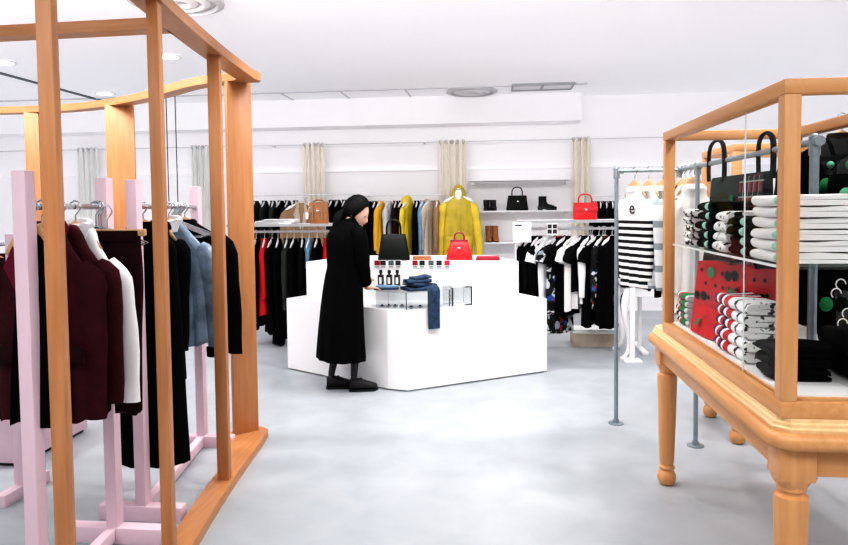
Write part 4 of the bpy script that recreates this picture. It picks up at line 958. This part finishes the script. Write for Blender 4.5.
# black tote / pinafore hanging on the pipe rail
t = thing('pinafore_dress', 'dark green black pinafore with plaid panel hanging from the pipe rail by its straps', 'dress', (1.19, 3.5, 0))
def py(y): return 1.205 + (1.185-1.205)*(4.19-y)/(4.19-2.66)
rings = []
for z, y0, y1, th in ((1.615, 3.09, 3.88, .012), (1.60, 3.07, 3.9, .02), (1.45, 3.06, 3.91, .035), (1.25, 3.0, 3.95, .045), (1.05, 2.95, 4.0, .05)):
    rings.append([Vector((py(3.5)-1.19 + th*sin(2*PI*k/36) + .012*sin(k*1.1)*(1.62-z)*2, (y0+y1)/2 - 3.5 + (y1-y0)/2*math.copysign(abs(cos(2*PI*k/36))**.7, cos(2*PI*k/36)), z)) for k in range(36)])
MB().loft(rings[::-1]).build('bib', M['pine'], t, ang=60)
rings = [[Vector((x, y, z)) for y in (3.08-3.5, 3.22-3.5, 3.37-3.5)] + [Vector((x+.004, y, z)) for y in (3.37-3.5, 3.22-3.5, 3.08-3.5)] for x, z in ((-.060, 1.10), (-.046, 1.3), (-.036, 1.45), (-.026, 1.6))]
MB().loft(rings).build('plaid_panel', M['plaid'], t)
for c, w, zt in ((3.80, .30, 1.815), (3.13, .20, 1.785)):
    q = [(.008, c+w/2-3.5, 1.60), (.006, c+w/2-3.5, 1.68), (0, c+w*.36-3.5, zt-.03), (0, c-3.5, zt), (0, c-w*.36-3.5, zt-.03), (-.006, c-w/2-3.5, 1.68), (-.008, c-w/2-3.5, 1.58)]
    MB().tube(smoothpts(q, 18), .012, 8, .6).build('strap', M['black'], t)
mb = MB()
for (y, z, r) in ((3.62, 1.43, .03), (3.45, 1.5, .018)): mb.ell((-.036, y-3.5, z), (.006, r, r), 12, 6)
mb.build('printed_dots', M['green'], t)
# black dotted clothes at the right, on a second pipe rail
t = thing('pipe_rack', 'grey pipe rail carrying black dotted clothes right of the glass case', 'clothes rack', (1.66, 3.75, 0))
for y in (0, -1.75):
    MB().tube([(0, y, 0), (0, y, 1.88)], .0135, 10).build('pole', M['pipe'], t); MB().lathe([(.05, 0), (.05, .006), (.022, .01), (.02, .03)], 16, (0, y, 0)).build('floor_flange', M['pipe'], t)
MB().tube([(0, .0, 1.88), (0, -1.75, 1.88)], .0135, 10).build('rail', M['pipe'], t)
def dots(spec, Y):
    # printed dots set on the cloth's front
    def f(t_, L, hw, th):
        mb = MB(); inv = Matrix.Rotation(-t_.rotation_euler.z, 4, 'Z') @ Matrix.Translation(-t_.location)
        for px, py, r, k in spec:
            p = inv @ aty(px, py, Y - th*1.3); mb.ell((p.x, -th*1.3-.004, p.z), (r, .018, r*1.1), 14, 6, mi=k)
        for px, py in (((834, 283), (829, 292), (841, 312), (836, 322)) if Y < 3.3 else ()):
            p = inv @ aty(px, py, Y - th*1.3); mb.tube([(p.x + .022*cos(q*.5), -th*1.3-.016, p.z + .022*sin(q*.5)) for q in range(9)], .0028, 5, mi=3)
        mb.build('printed_dots', [M['green'], M['mint'], M['tealglow'], M['card']], t_)
    return f
DJ = [(810, 162, .022, 1), (823, 186, .034, 0), (828, 165, .016, 2), (812, 215, .03, 0), (815, 290, .03, 0)]
DD = [(842, 196, .034, 2), (846, 165, .02, 0), (838, 235, .03, 0), (820, 303, .03, 0), (838, 335, .022, 2)]
for i, (y, lb, hw, L, kw) in enumerate(((3.45, 'black jacket with mint and green dots hanging right of the case', .24, .95, dict(sleeve='long', neck='crew')), (3.18, 'black dotted strappy dress hanging nearest beside the glass case', .23, .92, dict(straps=True)))):
    lo = Vector((1.66, y, 1.88))
    garment('dotted_dress' if i else 'dotted_jacket', lb, 'dress' if i else 'jacket', lo, .15, 'black', L, hw, 1.15, thick=.06, fold=.02, seed=230+i, extra=dots(DD if i else DJ, y), **kw)
    hang('wood', lo, .15, ('wooden hanger carrying the black dotted jacket', 'wooden hanger carrying the black dotted dress')[i], 'hangers on the right pipe rail')

# ================================================================== WOMAN
HD = .78
W0 = Vector((-1.215, 5.315, 0))
P = thing('person', 'woman with black ponytail in a long black coat standing at the white counter', 'person', W0, HD)
def skinned(nodes, edges, radii, root=0):
    me = bpy.data.meshes.new('skin'); me.from_pydata(nodes, edges, []); o = bpy.data.objects.new('skin', me); COL.objects.link(o)
    sk = o.modifiers.new('s', 'SKIN'); sk.use_smooth_shade = True
    for i, r in enumerate(radii):
        v = me.skin_vertices[0].data[i]; v.radius = (r, r) if not isinstance(r, tuple) else r; v.use_root = (i == root)
    sub = o.modifiers.new('u', 'SUBSURF'); sub.levels = 2
    dg = bpy.context.evaluated_depsgraph_get(); m = bpy.data.meshes.new_from_object(o.evaluated_get(dg)); bpy.data.objects.remove(o); return m
FRx, FRy, FLx, FLy = .05, -.105, -.05, .085     # right and left foot
TOE = -.52
def ft(fx, fy, x, y): return (fx + x*cos(TOE) - y*sin(TOE), fy + x*sin(TOE) + y*cos(TOE))
nodes = [(-.01, 0, .84), (0, 0, 1.0), (.0, 0, 1.15), (.015, 0, 1.27), (.045, 0, 1.345), (.085, 0, 1.41),
         (.0, -.085, .80), (.045, -.085, .45), ft(FRx, FRy, -.04, 0) + (.10,), ft(FRx, FRy, -.03, 0) + (.045,), ft(FRx, FRy, .09, 0) + (.03,),
         (-.01, .085, .80), (-.01, .085, .45), ft(FLx, FLy, -.04, 0) + (.10,), ft(FLx, FLy, -.03, 0) + (.045,), ft(FLx, FLy, .09, 0) + (.03,),
         (.02, -.15, 1.285), (.035, -.20, 1.04), (.105, -.135, .875), (.135, -.115, .838),
         (.03, .15, 1.285), (.06, .20, 1.05), (.19, .13, .92), (.23, .11, .89)]
edges = [(0, 1), (1, 2), (2, 3), (3, 4), (4, 5), (0, 6), (6, 7), (7, 8), (8, 9), (9, 10), (0, 11), (11, 12), (12, 13), (13, 14), (14, 15), (3, 16), (16, 17), (17, 18), (18, 19), (3, 20), (20, 21), (21, 22), (22, 23)]
rad = [.11, .10, .105, .072, .045, .046, .075, .050, .027, .034, .026, .075, .050, .027, .034, .026, .045, .040, .028, (.032, .02), .045, .040, .028, (.032, .02)]
me = skinned(nodes, edges, rad)
bm = bmesh.new(); bm.from_mesh(me)
bad = [f for f in bm.faces if any(len(e.link_faces) > 2 for e in f.edges)]
bmesh.ops.delete(bm, geom=bad, context='FACES'); bmesh.ops.holes_fill(bm, edges=[e for e in bm.edges if e.is_boundary], sides=0)
# hands: palm + fingers, each finger its own chain
def finger_mesh(base, dirs, lens, r):
    pts = [Vector(base)]
    for d, l in zip(dirs, lens): pts.append(pts[-1] + Vector(d).normalized()*l)
    mb = MB().tube([tuple(p) for p in pts], [r, r*.96, r*.9, r*.7], 8)
    mb.ell(pts[-1], (r*.75, r*.75, r*.75), 8, 6); return mb
parts = []
for hx, hy, hz, side in ((.135, -.115, .838, -1), (.23, .11, .89, 1)):
    parts.append(MB().ell((hx+.03, hy+.01, hz-.012), (.045, .036, .018), 12, 8))
    for k, (oy, ln) in enumerate(((-.027, .92), (-.009, 1.05), (.009, 1.0), (.027, .8))):
        parts.append(finger_mesh((hx+.058, hy+.01+oy, hz-.014), [(1, oy*2, -.15), (1, oy*2, -.5), (1, 0, -.9)], [.034*ln, .022*ln, .018*ln], .0085))
    ts = side*-1
    parts.append(finger_mesh((hx+.012, hy+.01+ts*.03, hz-.014), [(.7, ts*.7, -.2), (.9, ts*.3, -.3), (1, 0, -.4)], [.03, .025, .018], .0095))
# head with face
hc = Vector((.112, -.012, 1.432)); TILT = Matrix.Rotation(.42, 3, 'Y') @ Matrix.Rotation(-.05, 3, 'Z')
TILT = Matrix.Rotation(-.80, 3, 'Z') @ Matrix.Rotation(.46, 3, 'Y')
def headfn(d, p):
    q = Vector(p)
    if d.z < 0:                      # jaw narrows to the chin
        k = -d.z; q.y *= 1 - .38*k; q.x = q.x*(1-.25*k) + (.028*k)
        if d.x < 0: q.x *= 1 - .3*k
    if d.x > .6: q.x -= .010*max(0, (.45-abs(d.z+.02)))*0 
    for (ex, ey) in ((.84, .36), (.84, -.36)):
        dd = (d - Vector((ex, ey, .05)).normalized()).length
        q *= 1 - .055*math.exp(-(dd/.16)**2)
    dn = d - Vector((1, 0, -.22)).normalized(); q.x += .024*math.exp(-(dn.y/.13)**2 - (dn.z/.20)**2)*(1 if d.x > 0 else 0)
    dm = d - Vector((1, 0, -.50)).normalized(); q.x += .008*math.exp(-(dm.y/.22)**2 - (dm.z/.07)**2)*(1 if d.x > 0 else 0)
    return TILT @ q
parts.append(MB().ell(hc, (.098, .077, .118), 40, 28, fn=headfn))
for s in (-1, 1): parts.append(MB().ell(hc + TILT @ Vector((-.008, s*.072, -.012)), (.016, .010, .03), 10, 8))
for p in parts:
    m2 = bpy.data.meshes.new('tmp'); m2.from_pydata(p.v, [], p.f); bm.from_mesh(m2); bpy.data.meshes.remove(m2)
bmesh.ops.recalc_face_normals(bm, faces=bm.faces)
bm.to_mesh(me); bm.free()
tmp = bpy.data.objects.new('tmp', me); COL.objects.link(tmp)
rm = tmp.modifiers.new('r', 'REMESH'); rm.mode = 'VOXEL'; rm.voxel_size = .0065
smo = tmp.modifiers.new('sm', 'SMOOTH'); smo.factor = .5; smo.iterations = 2
me = bpy.data.meshes.new_from_object(tmp.evaluated_get(bpy.context.evaluated_depsgraph_get())); bpy.data.objects.remove(tmp)
me.materials.clear(); me.materials.append(M['skin']); me.materials.append(M['hose'])
for p in me.polygons:
    p.use_smooth = True; p.material_index = 1 if p.center.z < .78 and p.center.x < .16 and abs(p.center.y) < .2 and not (p.center.z > .7) else 0
bm = bmesh.new(); bm.from_mesh(me); left = set(bm.verts); isl = []
while left:
    st = [left.pop()]; cur = list(st)
    while st:
        v = st.pop()
        for e_ in v.link_edges:
            o_ = e_.other_vert(v)
            if o_ in left: left.remove(o_); st.append(o_); cur.append(o_)
    isl.append(cur)
isl.sort(key=len); bmesh.ops.delete(bm, geom=[v for q in isl[:-1] for v in q], context='VERTS'); bm.to_mesh(me); bm.free()
body = bpy.data.objects.new('body', me); COL.objects.link(body); body.parent = P
# eyes, brows, lips
mb = MB()
for s in (-1, 1): mb.ell(hc + TILT @ Vector((.079, s*.031, .006)), (.009, .012, .006), 10, 6)
mb.build('eyes', M['dark'], P)
MB().ell(hc + TILT @ Vector((.094, 0, -.056)), (.006, .019, .006), 10, 6).build('lips', M['pinkred'], P)
# hair: cap of hair swept back into a low ponytail
def hairfn(d, p):
    q = Vector(p); f = d.x - d.z*.55 + .03*sin(d.y*9)
    if f > .47: q *= .80
    elif f > .35: q *= .80 + (.47-f)/.12*.20
    q.z += .012*max(0, d.z)
    if d.x < 0 and d.z < -.2: q *= 1 + .3*d.z
    q *= 1 + .010*sin(math.atan2(d.y, d.z+.01)*22) + .008*sin(d.x*17 + d.y*5)
    return TILT @ q
MB().ell(hc + TILT @ Vector((-.012, 0, .016)), (.114, .097, .124), 48, 30, fn=hairfn).build('hair', M['hair'], P, ang=80)
nk = hc + TILT @ Vector((-.105, 0, -.045))
pt = smoothpts([tuple(nk + Vector((.02, 0, .015)))+(.026,), tuple(nk)+(.030,), tuple(nk + Vector((-.03, .004, -.03)))+(.044,), tuple(nk + Vector((-.045, .01, -.085)))+(.046,), tuple(nk + Vector((-.045, .014, -.15)))+(.034,), tuple(nk + Vector((-.04, .016, -.20)))+(.008,)], 16)
MB().tube([p[:3] for p in pt], [p[3] for p in pt], 14, .9).build('ponytail', M['hair'], P)
MB().lathe([(.030, -.012), (.034, 0), (.030, .012)], 14, nk).build('hair_tie', M['dark'], P)
# coat
prof = [(1.385, .062, .060, .062), (1.36, .075, .072, .05), (1.335, .085, .115, .035), (1.30, .105, .165, .02), (1.25, .130, .190, .01), (1.15, .132, .188, .0), (1.02, .126, .180, .0), (.92, .136, .190, -.01), (.75, .150, .204, -.025), (.5, .165, .220, -.04), (.30, .176, .236, -.045), (.262, .178, .239, -.045)]
rings = []
N = 56
for i, (z, hx, hy, cx) in enumerate(smoothpts(prof, 34)):
    u = max(0, (1.0-z)/.78); ring = []
    for k in range(N):
        a = 2*PI*k/N; w = 1 + u*.045*sin(a*11+.6) + u*.02*sin(a*5+2) + (.012*sin(z*38+a*2) if z > .95 else 0)
        ring.append(Vector((cx + hx*cos(a)*w, hy*sin(a)*w, z)))
    rings.append(ring)
inner = [[Vector((p.x*.96, p.y*.96, p.z+.002)) for p in r] for r in (rings[-1], rings[-6])]
MB().loft(rings + inner, cap=False).build('coat_body', M['black'], P, ang=80)
MB().loft([[Vector((.055 + r*1.05*cos(2*PI*k/28), r*.95*sin(2*PI*k/28), z + .012*cos(2*PI*k/28))) for k in range(28)] for r, z in ((.072, 1.35), (.066, 1.385), (.063, 1.40), (.058, 1.398), (.058, 1.36))], cap=False).build('collar', M['black2'], P)
for path in ([(.018, -.135, 1.295, .060), (.028, -.178, 1.25, .066), (.032, -.205, 1.14, .060), (.038, -.207, 1.04, .055), (.07, -.175, .955, .051), (.105, -.140, .880, .047), (.112, -.134, .866, .046)],
             [(.018, .135, 1.295, .060), (.035, .175, 1.25, .066), (.055, .2, 1.14, .060), (.065, .2, 1.05, .056), (.13, .165, .98, .05), (.195, .128, .92, .047)]):
    q = smoothpts(path, 20)
    MB().tube([p[:3] for p in q], [p[3]*(1+.035*sin(i*1.7)) for i, p in enumerate(q)], 16).build('sleeve', M['black'], P, ang=80)
for fx, fy, in ((FRx, FRy), (FLx, FLy)):
    s = MB(); rg = []
    for (x, hw, zt) in ((-.075, .020, .085), (-.068, .036, .10), (-.03, .042, .105), (.02, .044, .098), (.06, .047, .080), (.10, .047, .066), (.135, .036, .055), (.148, .014, .044)):
        rg.append([Vector(ft(fx, fy, x, hw*math.copysign(abs(cos(2*PI*k/16))**.7, cos(2*PI*k/16))) + (.016 + (zt-.016)*.5 + (zt-.016)*.5*math.copysign(abs(sin(2*PI*k/16))**.7, sin(2*PI*k/16)),)) for k in range(16)])
    so = s.loft(rg).build('shoe', M['shoe'], P, ang=70)
    MB().prism([ft(fx, fy, x, y) for x, y in [(-.08, -.02), (-.066, -.038), (.02, -.045), (.1, -.05), (.13, -.04), (.155, 0), (.13, .04), (.1, .05), (.02, .045), (-.066, .038), (-.08, .02)]], 0, .018).build('sole', M['dark'], so)
    MB().tube([ft(fx, fy, .01, -.03) + (.085,), ft(fx, fy, .02, 0) + (.096,), ft(fx, fy, .01, .03) + (.085,)], .01, 8).build('bow', M['shoe'], so)

# ================================================================== LIGHT
w = bpy.data.worlds.new('world'); scn.world = w; w.use_nodes = True
bg = w.node_tree.nodes['Background']; bg.inputs[0].default_value = (.97, .985, 1, 1); bg.inputs[1].default_value = .46
def area(name, loc, rot, sx, sy, e, col=(1, .985, .97)):
    l = bpy.data.lights.new(name, 'AREA'); l.shape = 'RECTANGLE'; l.size = sx; l.size_y = sy; l.energy = e; l.color = col
    o = bpy.data.objects.new(name, l); COL.objects.link(o); o.location = loc; o.rotation_euler = rot; return o
def spot(x, y, e, ang=110, r=.09):
    l = bpy.data.lights.new('downlight_beam', 'SPOT'); l.energy = e; l.spot_size = math.radians(ang); l.spot_blend = .6; l.shadow_soft_size = r; l.color = (1, .98, .95)
    o = bpy.data.objects.new('downlight_beam', l); COL.objects.link(o); o.location = (x, y, ZC-.03)
for x in (-6.0, -4.5, -.6, 1.6, 3.8):
    for y in (.6, 3.0, 5.2, 7.6): spot(x, y, 104)
def panel(label, x, y, sx, sy, e, tilt):  # added fill light above the view, tilted to wash the back wall
    t = thing('added_fill_panel', label, 'ceiling light', (x, y, ZC))
    MB().box(-sx/2-.05, sx/2+.05, -sy/2-.05, sy/2+.05, -.03, 0).build('fill_panel_frame', M['white'], t, smooth=False)
    area('fill_panel_light', (x, y, ZC-.05), (tilt, 0, 0), sx, sy, e)
panel('wide added out-of-view fill light panel above the shop floor, nearer the back wall', -1.5, 4.0, 6.5, .8, 230, .75)
panel('wide added out-of-view fill light panel above the entrance side of the shop', -.5, .3, 7, 1.2, 150, .35)
scn.view_settings.view_transform = 'Standard'; scn.view_settings.look = 'High Contrast'
scn.view_settings.exposure = -.42
scn.cycles.max_bounces = 10; scn.cycles.diffuse_bounces = 6; scn.cycles.transparent_max_bounces = 24
scn.cycles.use_denoising = True
